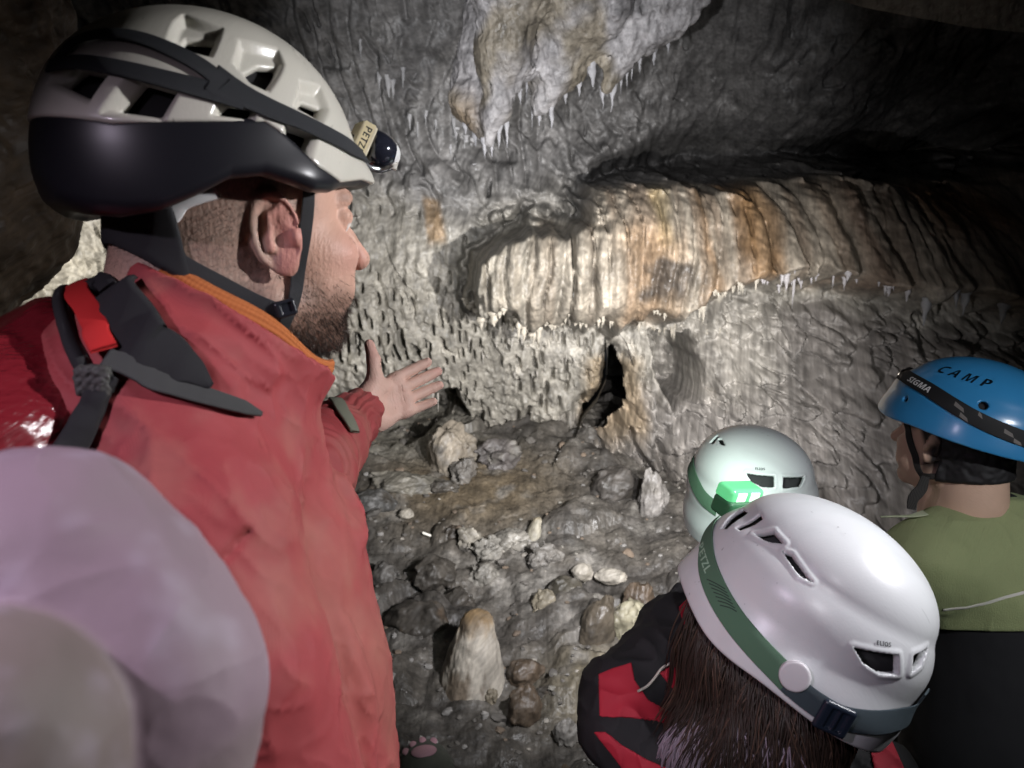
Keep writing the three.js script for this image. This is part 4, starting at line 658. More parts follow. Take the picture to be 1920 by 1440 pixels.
const sleeveF = (x, y, z) => smax(sleeveFar(x, y, z) - 0.004 * fbm(x * 18, y * 18, z * 18, 3) - 0.0014 * Math.sin(80 * (x * 0.6 - z * 0.8 + 0.4 * n3(x * 12, y * 12, z * 12))), ((x - wristP.x) * cuffAxis.x + (y - wristP.y) * cuffAxis.y + (z - wristP.z) * cuffAxis.z) - 0.012, 0.004);
part('sleeve', solid(sleeveF, [-0.42, 1.1, -1.32], [-0.12, 1.5, -0.85], 0.0042, { color: suitTone, lip: 1.3 }), redSuit, guide);
const sleeveSmooth = sleeveFar;
part('cuff_tab', ribbon(sleeveSmooth, [[628, 752], [640, 770], [655, 795], [662, 812]].map(([a, b]) => hit(sleeveSmooth, a, b)), 0.021, 0.004, { lie: 0.002, n: 18 }), std([0.17, 0.175, 0.13], 0.85, { bumpMap: rep(fabricBump, 40), bumpScale: 0.0008 }), guide);
// orange knitted collar inside the red one
{
  const n = 220, m = 12, pos = [], idx = [], uv = [];
  for (let i = 0; i < n; i++) { const a = i / n * 2 * Math.PI; for (let k = 0; k < m; k++) { const b = k / m * 2 * Math.PI, rib = 1 + 0.0 * i, rx = 0.099, rz = 0.085, w = 0.0065 + 0.0012 * Math.sin(i * Math.PI * 2 / n * 110), hgt = 0.014; pos.push(Math.cos(a) * (rx + Math.cos(b) * w), 0.001 + Math.sin(b) * hgt * (1 + 0.25 * Math.sin(a * 3 + 1)) + 0.003 * Math.sin(a * 5), Math.sin(a) * (rz + Math.cos(b) * w)); uv.push(i / n, k / m); } }
  for (let i = 0; i < n; i++) for (let k = 0; k < m; k++) { const a = i * m + k, b = i * m + (k + 1) % m, c = ((i + 1) % n) * m + k, d = ((i + 1) % n) * m + (k + 1) % m; idx.push(a, b, c, b, d, c); }
  const g = new THREE.BufferGeometry(); g.setAttribute('position', new THREE.Float32BufferAttribute(pos, 3)); g.setAttribute('uv', new THREE.Float32BufferAttribute(uv, 2)); g.setIndex(idx); g.computeVertexNormals();
  const knit = noiseTex(64, (u, v) => 128 + 110 * Math.sin(v * 6.28318 * 8) * 0.7 + 30 * Math.sin(u * 6.28318 * 4));
  place(part('knit_collar', g, std([0.46, 0.135, 0.035], 0.9, { bumpMap: rep(knit, 40, 2), bumpScale: 0.001 }), guide), RIM);
}
// the open left hand, palm to the visitors, thumb up
function handGeo() {
  const f3 = [[0.094, 0.031, 0.076, 0.0104, 0.02], [0.099, 0.0095, 0.084, 0.0106, -0.01], [0.094, -0.0125, 0.078, 0.0101, -0.04], [0.084, -0.0325, 0.062, 0.0090, -0.08]];
  const fs = f3.map(([x, y, L, r, sp], i) => { const bend = [0.10, 0.06, 0.1, 0.16][i]; let px = x - 0.012, py = y, pz = 0, an = 0, pts = [[px, py, pz, r * 1.12]]; for (const [t, s] of [[0.16, 1.08], [0.42, 0.98], [0.25, 0.92], [0.17, 0.8]]) { px += Math.cos(an) * L * t * Math.cos(sp); py += Math.sin(sp) * L * t; pz += Math.sin(an) * L * t; pts.push([px, py, pz, r * s]); an += bend; } return chain(pts, 0.002); });
  const th = chain([[0.018, 0.022, 0.006, 0.018], [0.044, 0.047, 0.014, 0.0145], [0.058, 0.078, 0.013, 0.0118], [0.066, 0.106, 0.008, 0.0092]], 0.006);
  const palm = [rbox([0.052, 0.0, 0.0], [0.046, 0.040, 0.013], 0.0125)], heel = ell([0.024, -0.022, 0.006], [0.03, 0.02, 0.014]), thenar = ell([0.034, 0.026, 0.008], [0.034, 0.019, 0.015]), wrist = cap([-0.06, 0, -0.002], [0.012, 0, -0.001], 0.027, 0.026), pads = [0.03, 0.009, -0.012, -0.031].map((y, i) => ell([[0.088, 0.092, 0.088, 0.08][i], y, 0.008], [0.012, 0.0095, 0.008])), hollow = ell([0.055, -0.004, 0.024], [0.03, 0.018, 0.012]);
  const crease = [[[0.084, 0.038, 0.012], [0.066, 0.02, 0.013], [0.03, 0.012, 0.02]], [[0.072, 0.034, 0.013], [0.06, 0.0, 0.010], [0.05, -0.04, 0.012]], [[0.08, -0.042, 0.011], [0.078, -0.01, 0.012], [0.086, 0.016, 0.014]]].map((l) => chain(l.map((p) => [...p, 0.0004]), 0));
  return (x, y, z) => {
    let d = palm[0](x, y, z); const wz = Math.max(0, 1) ; d = smin(d, heel(x, y, z), 0.012); d = smin(d, thenar(x, y, z), 0.012); for (const p of pads) d = smin(d, p(x, y, z), 0.008); d = smax(d, -hollow(x, y, z), 0.012);
    d = smin(d, th(x, y, z), 0.012); d = smin(d, wrist(x, y, z), 0.018);
    let fd = 1e9; for (const f of fs) fd = Math.min(fd, f(x, y, z)); d = smin(d, fd, 0.006);
    for (const c of crease) d = smax(d, -c(x, y, z), 0.0018); return d * wz;
  };
}
const handF = handGeo();
{
  const X = new THREE.Vector3(Math.cos(0.5) * 0.82, Math.sin(0.5) * 0.82, -0.57).normalize(), Y0 = new THREE.Vector3(-0.42, 0.9, 0.1), Z = X.clone().cross(Y0).normalize(), Y = Z.clone().cross(X), rot = new THREE.Matrix4().makeRotationX(-PITCH);
  const HM = rot.multiply(new THREE.Matrix4().makeBasis(X, Y, Z)); const w = P(680, 776, 1.245); HM.scale(new THREE.Vector3(0.92, 0.92, 0.92)); HM.setPosition(...w);
  place(part('hand', solid(handF, [-0.07, -0.06, -0.04], [0.2, 0.13, 0.06], 0.0018, { color: (x, y, z, n) => { const tip = ss(0.14, 0.175, x), m = fbm(x * 60, y * 60, z * 60, 3); let c = mix3([0.68, 0.45, 0.37], [0.68, 0.36, 0.31], clamp(0.5 * tip + 0.5 * ss(0.05, 0.1, y) + 0.4 * Math.max(0, m), 0, 0.8)); const k = 1 + 0.1 * m; return [c[0] * k, c[1] * k, c[2] * k]; } }), MT.skin, guide), HM);
}

// ---------- the guide's helmet: white vented shell over a black lower body ----------
const gh = thing('helmet', 'white vented climbing helmet with a black lower rim on the bearded guide', 'helmet');
const HC = [-0.025, 0.065];
const gEdge = (x) => linTable([[-0.17, 0.05], [-0.156, 0.024], [-0.137, 0.016], [-0.119, 0.014], [-0.096, 0.019], [-0.072, 0.032], [-0.05, 0.045], [-0.025, 0.049], [0.002, 0.043], [0.018, 0.039], [0.041, 0.041], [0.056, 0.046], [0.09, 0.052], [0.14, 0.053]], x);
const gLine = (x) => linTable([[-0.17, 0.088], [-0.124, 0.079], [-0.07, 0.084], [-0.022, 0.089], [-0.005, 0.079], [0.022, 0.058], [0.051, 0.049], [0.09, 0.056], [0.14, 0.055]], x);
const gOuter = (x, y, z) => {
  const px = x - HC[0], py = y - HC[1], ax = px > 0 ? 0.128 : 0.142, low = ss(0.04, -0.05, py);
  const flare = px > 0.04 ? 0.022 * ss(0.04, 0.15, px) * ss(0.035, -0.01, py) * ss(0.09, 0.03, Math.abs(z)) : 0;
  const bx = px / (ax + flare), by = py / (py > 0 ? 0.126 : 0.16), bz = z / (0.111 + 0.004 * low), k = Math.sqrt(bx * bx + by * by + bz * bz);
  // ridge along the crown and swellings over the temples
  return (k - 1) * 0.118 - 0.0035 * Math.exp(-((z / 0.02) ** 2)) * ss(0.02, 0.09, py) - 0.006 * Math.exp(-(((x - 0.015) / 0.03) ** 2)) * Math.exp(-(((y - 0.05) / 0.02) ** 2)) * ss(0.05, 0.09, Math.abs(z));
};
const gOuterW = within(gOuter, HEAD);
const gAng = (x, y, z) => { const dx = x - HC[0], dy = y - HC[1]; return [Math.atan2(dx, Math.abs(z)), Math.atan2(dy, Math.hypot(dx, z))]; };
const onG = (px, py) => { const p = inAxes(HEAD, hit(gOuterW, px, py)); return gAng(...p); };
const gVents = [
  [[215, 205], [262, 145], [330, 165], [297, 217]], [[345, 58], [402, 62], [385, 100], [325, 80]], [[462, 128], [490, 113], [526, 117], [500, 163], [478, 152]], [[408, 212], [432, 190], [478, 197], [468, 219]], [[566, 200], [578, 188], [610, 200], [600, 222]], [[540, 262], [548, 240], [590, 255], [577, 287]], [[100, 150], [135, 120], [200, 135], [160, 180]],
].map((v) => v.map(([a, b]) => onG(a, b)));
const gScoops = [
  [[195, 210], [250, 140], [340, 160], [305, 222]], [[330, 42], [345, 30], [415, 55], [395, 105], [315, 85]], [[440, 120], [450, 78], [520, 95], [530, 120], [502, 170], [470, 155]], [[400, 215], [415, 178], [485, 190], [474, 225]], [[552, 200], [562, 155], [600, 165], [615, 202], [604, 228]], [[530, 262], [538, 230], [596, 250], [582, 294]], [[95, 155], [125, 105], [210, 128], [165, 190]],
].map((v) => v.map(([a, b]) => onG(a, b)));
const gWhiteF = (x, y, z) => {
  const o = gOuter(x, y, z) - 0.0012; if (Math.abs(o + 0.006) > 0.03) return o + 0.006 > 0 ? o : -0.02 - o;
  const [a, b] = gAng(x, y, z); let sc = 1e9, vt = 1e9;
  for (let i = 0; i < gVents.length; i++) { sc = Math.min(sc, polyDist(gScoops[i], a, b)); vt = Math.min(vt, polyDist(gVents[i], a, b)); }
  const depth = 0.007 * ss(0.03, -0.05, sc);
  let d = Math.max(o + depth, -(o + 0.014));
  d = smax(d, gLine(x) - y + 0.001, 0.004);
  return smax(d, -(vt * 0.105), 0.003);
};
const pearl = std([0.70, 0.69, 0.63], 0.32, { map: rep(TX.scuff, 5), clearcoat: 0.5, clearcoatRoughness: 0.15, bumpMap: rep(TX.fine, 30), bumpScale: 0.0001 });
const gShell = place(part('shell', solid(gWhiteF, [-0.19, 0.02, -0.125], [0.155, 0.215, 0.125], 0.0019, { lip: 1.6 }), pearl, gh), HEAD);
const gBlackF = (x, y, z) => { const o = gOuter(x, y, z); let d = Math.max(o + 0.0005, -(o + 0.022)); d = smax(d, gEdge(x) - y, 0.012); return smax(d, y - gLine(x) - 0.004, 0.004); };
const gBlack = place(part('lower_body', solid(gBlackF, [-0.19, -0.01, -0.125], [0.16, 0.12, 0.125], 0.002, { lip: 1.5 }), std([0.013, 0.013, 0.017], 0.36), gh), HEAD);
place(part('liner', solid((x, y, z) => { const o = gOuter(x, y, z) + 0.0155; return Math.max(o, -(o + 0.006), gEdge(x) + 0.012 - y); }, [-0.18, 0.02, -0.12], [0.15, 0.2, 0.12], 0.004, { lip: 1.5 }), std([0.012, 0.012, 0.013], 0.9), gh), HEAD);
// straps under the chin and round the nape
const strapOn = (pts, w, o = {}) => ribbon(headNE, pts.map(([a, b, k]) => { const p = hit(headNE, a, b); return k ? V(p).lerp(V(EYE), k).toArray() : p; }), w, 0.0014, { lie: 0.0035, n: 50, smooth: 3, ...o });
part('chin_strap', strapOn([[574, 345], [571, 400], [563, 460], [553, 520], [545, 565], [530, 600], [520, 640]], 0.0135), MT.strap, gh);
part('nape_strap', strapOn([[262, 432], [310, 470], [360, 503], [420, 535], [470, 560], [520, 580]], 0.0125), MT.strap, gh);
part('strap_buckle', place(new THREE.Mesh(solid((x, y, z) => smax(rbox([0, 0, 0], [0.0095, 0.0075, 0.004], 0.003)(x, y, z), -rbox([0.001, 0.0, 0.005], [0.005, 0.0045, 0.003], 0.001)(x, y, z), 0.001), [-0.014, -0.014, -0.008], [0.014, 0.014, 0.008], 0.0009)), yaw(V(hit(headW, 535, 578)).lerp(V(EYE), 0.012).toArray(), 25, 15)).geometry.applyMatrix4(yaw(V(hit(headW, 535, 578)).lerp(V(EYE), 0.012).toArray(), 25, 15)), std([0.02, 0.022, 0.028], 0.25), gh);
part('fit_arm', ribbon(gOuterW, [[285, 412], [320, 405], [345, 385], [375, 372], [408, 362]].map(([a, b]) => hit(headW, a, b)), [[0, 0.016], [0.3, 0.014], [0.5, 0.008], [1, 0.010]], 0.004, { lie: null, n: 24, normal: [0.5, 0.1, 0.85] }), MT.whitePlastic, gh);
part('nape_cradle', solid((x, y, z) => { const [a, b, c] = inAxesFast(x, y, z); const d = headF(a, b, c); return smax(smax(Math.max(d - 0.006, -(d - 0.001)), a + 0.074 + 0.2 * b, 0.006), Math.max(b - 0.045, -0.020 - b - 0.7 * (a + 0.1)), 0.008); }, [-0.4, 1.53, -0.85], [-0.18, 1.7, -0.55], 0.003, { lip: 1.4 }), MT.softBlack, gh);
function inAxesFast(x, y, z) { const e = HEADINV; return [e[0] * x + e[4] * y + e[8] * z + e[12], e[1] * x + e[5] * y + e[9] * z + e[13], e[2] * x + e[6] * y + e[10] * z + e[14]]; }

// ---------- the headlamp on it: split elastic band and a swivelling lamp ----------
const gl = thing('headlamp', 'white and black headlamp with a split elastic band on the bearded guide\'s helmet', 'headlamp');
const onShell = (l) => l.map(([a, b]) => hit(gOuterW, a, b));
const webMat = std([0.017, 0.019, 0.023], 0.62, { bumpMap: rep(webBump, 50, 50), bumpScale: 0.0006 });
part('band', ribbon(gOuterW, onShell([[395, 150], [440, 176], [500, 205], [560, 230], [610, 254], [650, 276], [682, 300]]), [[0, 0.026], [0.25, 0.018], [0.5, 0.0145], [0.85, 0.014], [1, 0.010]], 0.0018, { lie: 0.0032, n: 60, smooth: 3 }), webMat, gl);
part('upper_band', ribbon(gOuterW, onShell([[118, 118], [150, 84], [200, 72], [260, 78], [320, 100], [380, 132], [420, 165]]), [[0, 0.010], [0.3, 0.012], [1, 0.0145]], 0.0018, { lie: 0.0034, n: 50, smooth: 3 }), webMat, gl);
part('lower_band', ribbon(gOuterW, onShell([[100, 130], [150, 122], [220, 132], [300, 150], [370, 168], [455, 192]]), [[0, 0.012], [1, 0.016]], 0.0018, { lie: 0.003, n: 50, smooth: 3 }), webMat, gl);
{
  // lamp body in its own axes: x to the front
  const lp = P(700, 282, 0.795), LM = yaw(lp, 36, -14, 4);
  const bodyS = (x, y, z) => smax(ell([0, 0, 0], [0.026, 0.021, 0.028])(x, y, z), -x - 0.012, 0.003);
  place(part('lamp_body', solid(bodyS, [-0.03, -0.03, -0.035], [0.03, 0.03, 0.035], 0.0013), std([0.018, 0.02, 0.03], 0.12, { clearcoat: 1 }), gl), LM);
  const capF = (x, y, z) => { const d = ell([0.001, 0, 0], [0.0275, 0.0195, 0.0265])(x, y, z); return smax(smax(d, -(d + 0.004), 0.001), 0.0095 - x + 0.25 * y, 0.002); };
  const lc = place(part('front_bezel', solid(capF, [-0.03, -0.03, -0.035], [0.034, 0.03, 0.035], 0.0011), MT.whitePlastic, gl), LM);
  place(part('lens', solid(ell([0.012, 0, 0], [0.013, 0.012, 0.018]), [-0.005, -0.02, -0.02], [0.03, 0.02, 0.02], 0.0014), new THREE.MeshStandardMaterial({ color: 0xffffff, emissive: 0xf4f6ff, emissiveIntensity: 1.5, roughness: 0.1 }), gl), LM);
  place(part('switch', solid(rbox([0.0195, -0.010, 0.0155], [0.003, 0.0045, 0.002], 0.0015), [0.012, -0.018, 0.01], [0.026, -0.002, 0.02], 0.0008), std([0.5, 0.48, 0.42], 0.5), gl), LM);
  const PM = yaw(P(672, 272, 0.775), 30, -26, 0);
  place(part('bracket', solid(rbox([0, 0, 0], [0.0085, 0.0215, 0.014], 0.002), [-0.014, -0.027, -0.02], [0.014, 0.027, 0.02], 0.0012), std([0.55, 0.48, 0.33], 0.4), gl), PM);
  const lt = lettering('PETZL', 'bold 90px sans-serif', '#181410', 320, 100, '#cdbf98');
  const pl = place(part('bracket_print', new THREE.PlaneGeometry(0.036, 0.011).rotateZ(-Math.PI / 2).translate(-0.0005, 0.004, 0.0143), new THREE.MeshStandardMaterial({ map: lt, roughness: 0.4 }), gl), PM);
  part('hinge_clip', tube([P(662, 255, 0.77), P(672, 292, 0.765), P(690, 312, 0.77), P(712, 318, 0.78)], 0.0028, 8, 24), std([0.55, 0.56, 0.58], 0.15, { metalness: 0.8 }), gl);
  part('lower_wire', tube([P(690, 318, 0.775), P(712, 322, 0.78), P(735, 316, 0.79)], 0.0014, 6, 20), MT.blackPlastic, gl);
}

// ---------- the red rucksack ----------
const pack = thing('rucksack', 'shiny dark red rucksack with black straps on the guide\'s back', 'rucksack');
const packBody = chain([[...P(-60, 740, 0.58), 0.045], [...P(-40, 850, 0.57), 0.066], [...P(-80, 1000, 0.57), 0.08]], 0.02), packTop = cap(P(95, 640, 0.67), P(-40, 790, 0.62), 0.038, 0.05), packEdge = cap(P(112, 640, 0.64), P(60, 850, 0.575), 0.026, 0.034);
const packF = (x, y, z) => smin(smin(packBody(x, y, z), packTop(x, y, z), 0.04), packEdge(x, y, z), 0.03) - 0.005 * n3(x * 22 + y * 14, y * 26 - x * 16, z * 12) - 0.002 * fbm(x * 60, y * 60, z * 60, 2);
part('bag', solid(packF, [-0.75, 1.2, -0.8], [-0.3, 1.68, -0.4], 0.004, { lip: 1.3 }), std([0.20, 0.014, 0.022], 0.26, { clearcoat: 0.7, clearcoatRoughness: 0.2, bumpMap: rep(TX.fine, 9), bumpScale: 0.002 }), pack);
const carryF = (x, y, z) => smin(packF(x, y, z), suitF(x, y, z), 0.02);
const onCarry = (l) => l.map(([a, b]) => hit(carryF, a, b));
part('shoulder_strap', ribbon(carryF, onCarry([[215, 560], [232, 590], [262, 630], [310, 670], [355, 705], [388, 735]]), [[0, 0.05], [0.4, 0.046], [0.75, 0.03], [1, 0.006]], 0.007, { lie: 0.004, n: 50, smooth: 3 }), MT.softBlack, pack);
part('webbing', ribbon(carryF, onCarry([[200, 682], [250, 700], [310, 726], [390, 752], [440, 768], [482, 782]]), [[0, 0.02], [0.5, 0.016], [0.85, 0.012], [1, 0.004]], 0.0025, { lie: 0.006, n: 50, smooth: 3 }), std([0.06, 0.062, 0.06], 0.8, { bumpMap: rep(webBump, 60, 60), bumpScale: 0.0006 }), pack);
part('piping', ribbon(carryF, onCarry([[190, 548], [150, 545], [118, 556], [118, 590], [138, 650], [160, 695], [172, 720]]), [[0, 0.014], [0.5, 0.012], [1, 0.014]], 0.009, { lie: 0.001, n: 60, smooth: 4, prof: [[-0.5, 0], [-0.4, 0.6], [-0.2, 0.95], [0, 1.1], [0.2, 0.95], [0.4, 0.6], [0.5, 0]] }), MT.softBlack, pack);
part('lower_strap', ribbon(carryF, onCarry([[215, 705], [195, 730], [180, 760], [150, 810], [120, 860], [95, 900]]), [[0, 0.016], [0.4, 0.018], [1, 0.026]], 0.008, { lie: 0.001, n: 50, smooth: 3 }), MT.softBlack, pack);
part('top_loop', ribbon(carryF, onCarry([[140, 552], [170, 534], [200, 534], [216, 556]]), 0.016, 0.007, { lie: 0.002, n: 30, smooth: 2 }), MT.softBlack, pack);
tag(part('red_tab', ribbon(carryF, onCarry([[154, 548], [168, 590], [184, 630], [196, 672]]), 0.019, 0.003, { lie: 0.008, n: 30, smooth: 2 }), std([0.56, 0.03, 0.03], 0.45), pack), 'bright red tape along the strap edge');
{ const c = V(hit(carryF, 178, 712)).lerp(V(EYE), 0.012).toArray(); part('strap_stitching', solid((x, y, z) => rbox(c, [0.013, 0.011, 0.008], 0.004)(x, y, z) - 0.0015 * n3(x * 300, y * 300, z * 300), c.map((v) => v - 0.022), c.map((v) => v + 0.022), 0.0014), std([0.06, 0.06, 0.055], 0.7), pack); }

// ---------- the lilac sleeve close to the camera ----------
const near = thing('person', 'person in a pale lilac padded sleeve close to the lens, out of focus', 'person');
const nearA = chain([[...P(-120, 1045, 0.34), 0.042], [...P(90, 1065, 0.34), 0.046], [...P(235, 1200, 0.335), 0.041], [...P(285, 1310, 0.33), 0.0385], [...P(270, 1500, 0.33), 0.04]], 0.03), nearB = chain([[...P(-120, 1400, 0.27), 0.043], [...P(-50, 1425, 0.27), 0.045], [...P(-20, 1700, 0.28), 0.047]], 0.02);
const nearF = (x, y, z) => smin(nearA(x, y, z), nearB(x, y, z), 0.005) - 0.0016 * n3(x * 30, y * 30, z * 30) - 0.0008 * (1 - Math.abs(n3(x * 22 + y * 26, y * 30 - x * 20, z * 20))) ** 4 - 0.0005 * fbm(x * 90, y * 90, z * 90, 2);
part('sleeve', solid(nearF, [-0.34, 1.25, -0.42], [-0.06, 1.52, -0.22], 0.0022, { color: (x, y, z) => { const b = ss(0.004, -0.004, nearB(x, y, z) - nearA(x, y, z)), m = fbm(x * 30, y * 30, z * 30, 3); let c = mix3([0.39, 0.285, 0.335], [0.30, 0.25, 0.215], clamp(0.8 * b + 0.7 * ss(1.415, 1.375, y + 0.02 * m), 0, 1)); c = mix3(c, [0.52, 0.43, 0.52], 0.5 * ss(0.05, 0.35, m)); return c; } }), new THREE.MeshPhysicalMaterial({ vertexColors: true, roughness: 0.5, sheen: 0.4, bumpMap: rep(fabricBump, 60), bumpScale: 0.0003 }), near);  // near lobe beige; browner lower end has dimmer light put into the colour

// ---------- white climbing helmets: a crowned dome over a flared side wall ----------
function eliosField(vents) {
  const dome = ell([-0.004, 0.038, 0], [0.122, 0.079, 0.103]);
  const side = (x, y, z) => { const flare = 1 + 0.06 * ss(-0.015, -0.058, y), kx = x / ((x > 0 ? 0.137 : 0.142) * flare), kz = z / (0.113 * flare), ky = y > 0 ? y / 0.096 : y / 0.30, k = Math.sqrt(kx * kx + kz * kz + ky * ky); return (k - 1) * 0.118; };
  const edge = (x) => -0.068 - 0.014 * Math.exp(-(((x - 0.01) / 0.08) ** 2)) - 0.012 * ss(-0.02, -0.12, x) + 0.010 * ss(0.02, 0.12, x);
  const outer = (x, y, z) => smin(dome(x, y, z), side(x, y, z), 0.003);
  const shell = (x, y, z) => {
    const o = outer(x, y, z); if (o > 0.03 || o < -0.03) return o > 0 ? o : -0.005 - o;
    let d = smax(Math.max(o, -(o + 0.005)), edge(x) - y, 0.004);
    if (vents) { const az = Math.atan2(z, x), el = Math.atan2(y + 0.02, Math.hypot(x, z)); for (const v of vents) { const q = polyDist(v, az, el) * 0.11; if (q < 0.02) { d = Math.min(smax(d, -q, 0.0025), 1e9); if (v !== vents[0] && v !== vents[1] && q > 0 && q < 0.006) d -= 0.0012 * ss(0.006, 0.002, q); } } }
    return d;
  };
  return { outer, shell, edge };
}
const ang = (p) => [Math.atan2(p[2], p[0]), Math.atan2(p[1] + 0.02, Math.hypot(p[0], p[2]))];
const helmetWhite = std([0.73, 0.77, 0.82], 0.33, { map: rep(TX.scuff, 4.3), clearcoat: 0.2, clearcoatRoughness: 0.25, bumpMap: rep(TX.fine, 25), bumpScale: 0.00008 });
const elastic = std([0.10, 0.20, 0.125], 0.8, { bumpMap: rep(webBump, 50, 50), bumpScale: 0.0006 });
const elasticGrey = std([0.05, 0.075, 0.09], 0.75, { bumpMap: rep(webBump, 50, 50), bumpScale: 0.0006 });

// near child
const KA = yaw(P(1512, 1127, 0.89), 130, 21, 24), e0 = eliosField(), kaOut = within(e0.outer, KA);
const onA = (l) => l.map(([a, b]) => hit(kaOut, a, b));
const kaV = [
  [[1352, 990], [1392, 952], [1402, 960], [1362, 990]], [[1380, 988], [1424, 962], [1430, 972], [1388, 993]], [[1412, 1000], [1450, 995], [1472, 1020], [1440, 1016]], [[1468, 1034], [1485, 1040], [1524, 1092], [1500, 1080]],
  [[1600, 1213], [1684, 1228], [1684, 1265], [1650, 1264], [1618, 1244]], [[1712, 1228], [1738, 1214], [1726, 1248], [1708, 1262]],
].map((v) => v.map(([a, b]) => ang(inAxes(KA, hit(kaOut, a, b)))));
const nearHelmet = thing('helmet', 'glossy white climbing helmet with a green headlamp band, nearest of the children\'s helmets', 'helmet');
const kaShell = eliosField(kaV);
const shellBox = [[-0.17, -0.1, -0.135], [0.16, 0.13, 0.135]];
place(part('shell', solid(kaShell.shell, ...shellBox, 0.0019, { lip: 1.6 }), helmetWhite, nearHelmet), KA);
place(part('liner', solid((x, y, z) => { const o = e0.outer(x, y, z) + 0.012; return Math.max(o, -(o + 0.008), -0.04 - y); }, ...shellBox, 0.004, { lip: 1.4 }), std([0.03, 0.03, 0.032], 0.9), nearHelmet), KA);
{
  const c = hit(kaOut, 1490, 1266), g = grad(kaOut, ...c, 0.004), n = new THREE.Vector3(g[0], g[1], g[2]).normalize();
  const CM = new THREE.Matrix4().compose(V(c).addScaledVector(n, 0.004), new THREE.Quaternion().setFromUnitVectors(new THREE.Vector3(0, 0, 1), n), new THREE.Vector3(1, 1, 1));
  place(part('clip', solid((x, y, z) => smax(Math.hypot(x, y) - 0.0155, Math.abs(z + 1.6 * (x * x + y * y)) - 0.004, 0.003), [-0.02, -0.02, -0.012], [0.02, 0.02, 0.012], 0.0012), std([0.62, 0.60, 0.62], 0.35), nearHelmet), CM);
}
part('emblem', ribbon(kaOut, onA([[1640, 1204], [1656, 1207], [1672, 1209]]), 0.006, 0.0001, { lie: 0.0012, n: 8, unit: 1, open: 1, prof: [[-0.5, 0], [0, 0], [0.5, 0]] }), new THREE.MeshStandardMaterial({ map: lettering('ELIOS', 'bold 80px sans-serif', '#33363c', 256, 80), transparent: true, roughness: 0.5 }), nearHelmet);

// its green headlamp: elastic band round the shell, buckle at the back, lit lamp in front
const greenLamp = thing('headlamp', 'glowing green headlamp with a green and grey band round the nearest white helmet', 'headlamp');
const bandOpt = { lie: 0.0012, n: 60, smooth: 2, hug: 1, prof: [[-0.5, 0], [-0.5, 0.6], [-0.47, 1], [-0.25, 1], [0, 1], [0.25, 1], [0.47, 1], [0.5, 0.6], [0.5, 0]] };
part('band', ribbon(kaOut, onA([[1338, 975], [1326, 1010], [1328, 1060], [1345, 1110], [1378, 1165], [1420, 1215], [1462, 1258], [1492, 1288]]), [[0, 0.022], [0.2, 0.026], [1, 0.027]], 0.0014, bandOpt), elastic, greenLamp);
part('rear_band', ribbon(kaOut, onA([[1478, 1276], [1520, 1310], [1570, 1340], [1630, 1352], [1680, 1345], [1715, 1325], [1735, 1295]]), [[0, 0.024], [0.4, 0.026], [1, 0.026]], 0.0014, { ...bandOpt, lie: 0.0028 }), elasticGrey, greenLamp);
for (let k = 0; k < 7; k++) part('stitch', ribbon(kaOut, onA([[1328 + k * 4, 1088 + k * 8], [1345 + k * 4.3, 1096 + k * 7.5], [1362 + k * 3.5, 1106 + k * 7]]), 0.0012, 0.0004, { lie: 0.0026, n: 8 }), std([0.03, 0.05, 0.04], 0.8), greenLamp);
part('print', ribbon(kaOut, onA([[1318, 1018], [1322, 1048], [1332, 1078]]), 0.015, 0.0001, { lie: 0.0030, n: 14, unit: 1, open: 1, prof: [[-0.5, 0], [-0.25, 0], [0, 0], [0.25, 0], [0.5, 0]] }), new THREE.MeshStandardMaterial({ map: lettering('PETZL', 'bold 96px sans-serif', '#9fbfa6', 300, 110), transparent: true, roughness: 0.8 }), greenLamp);
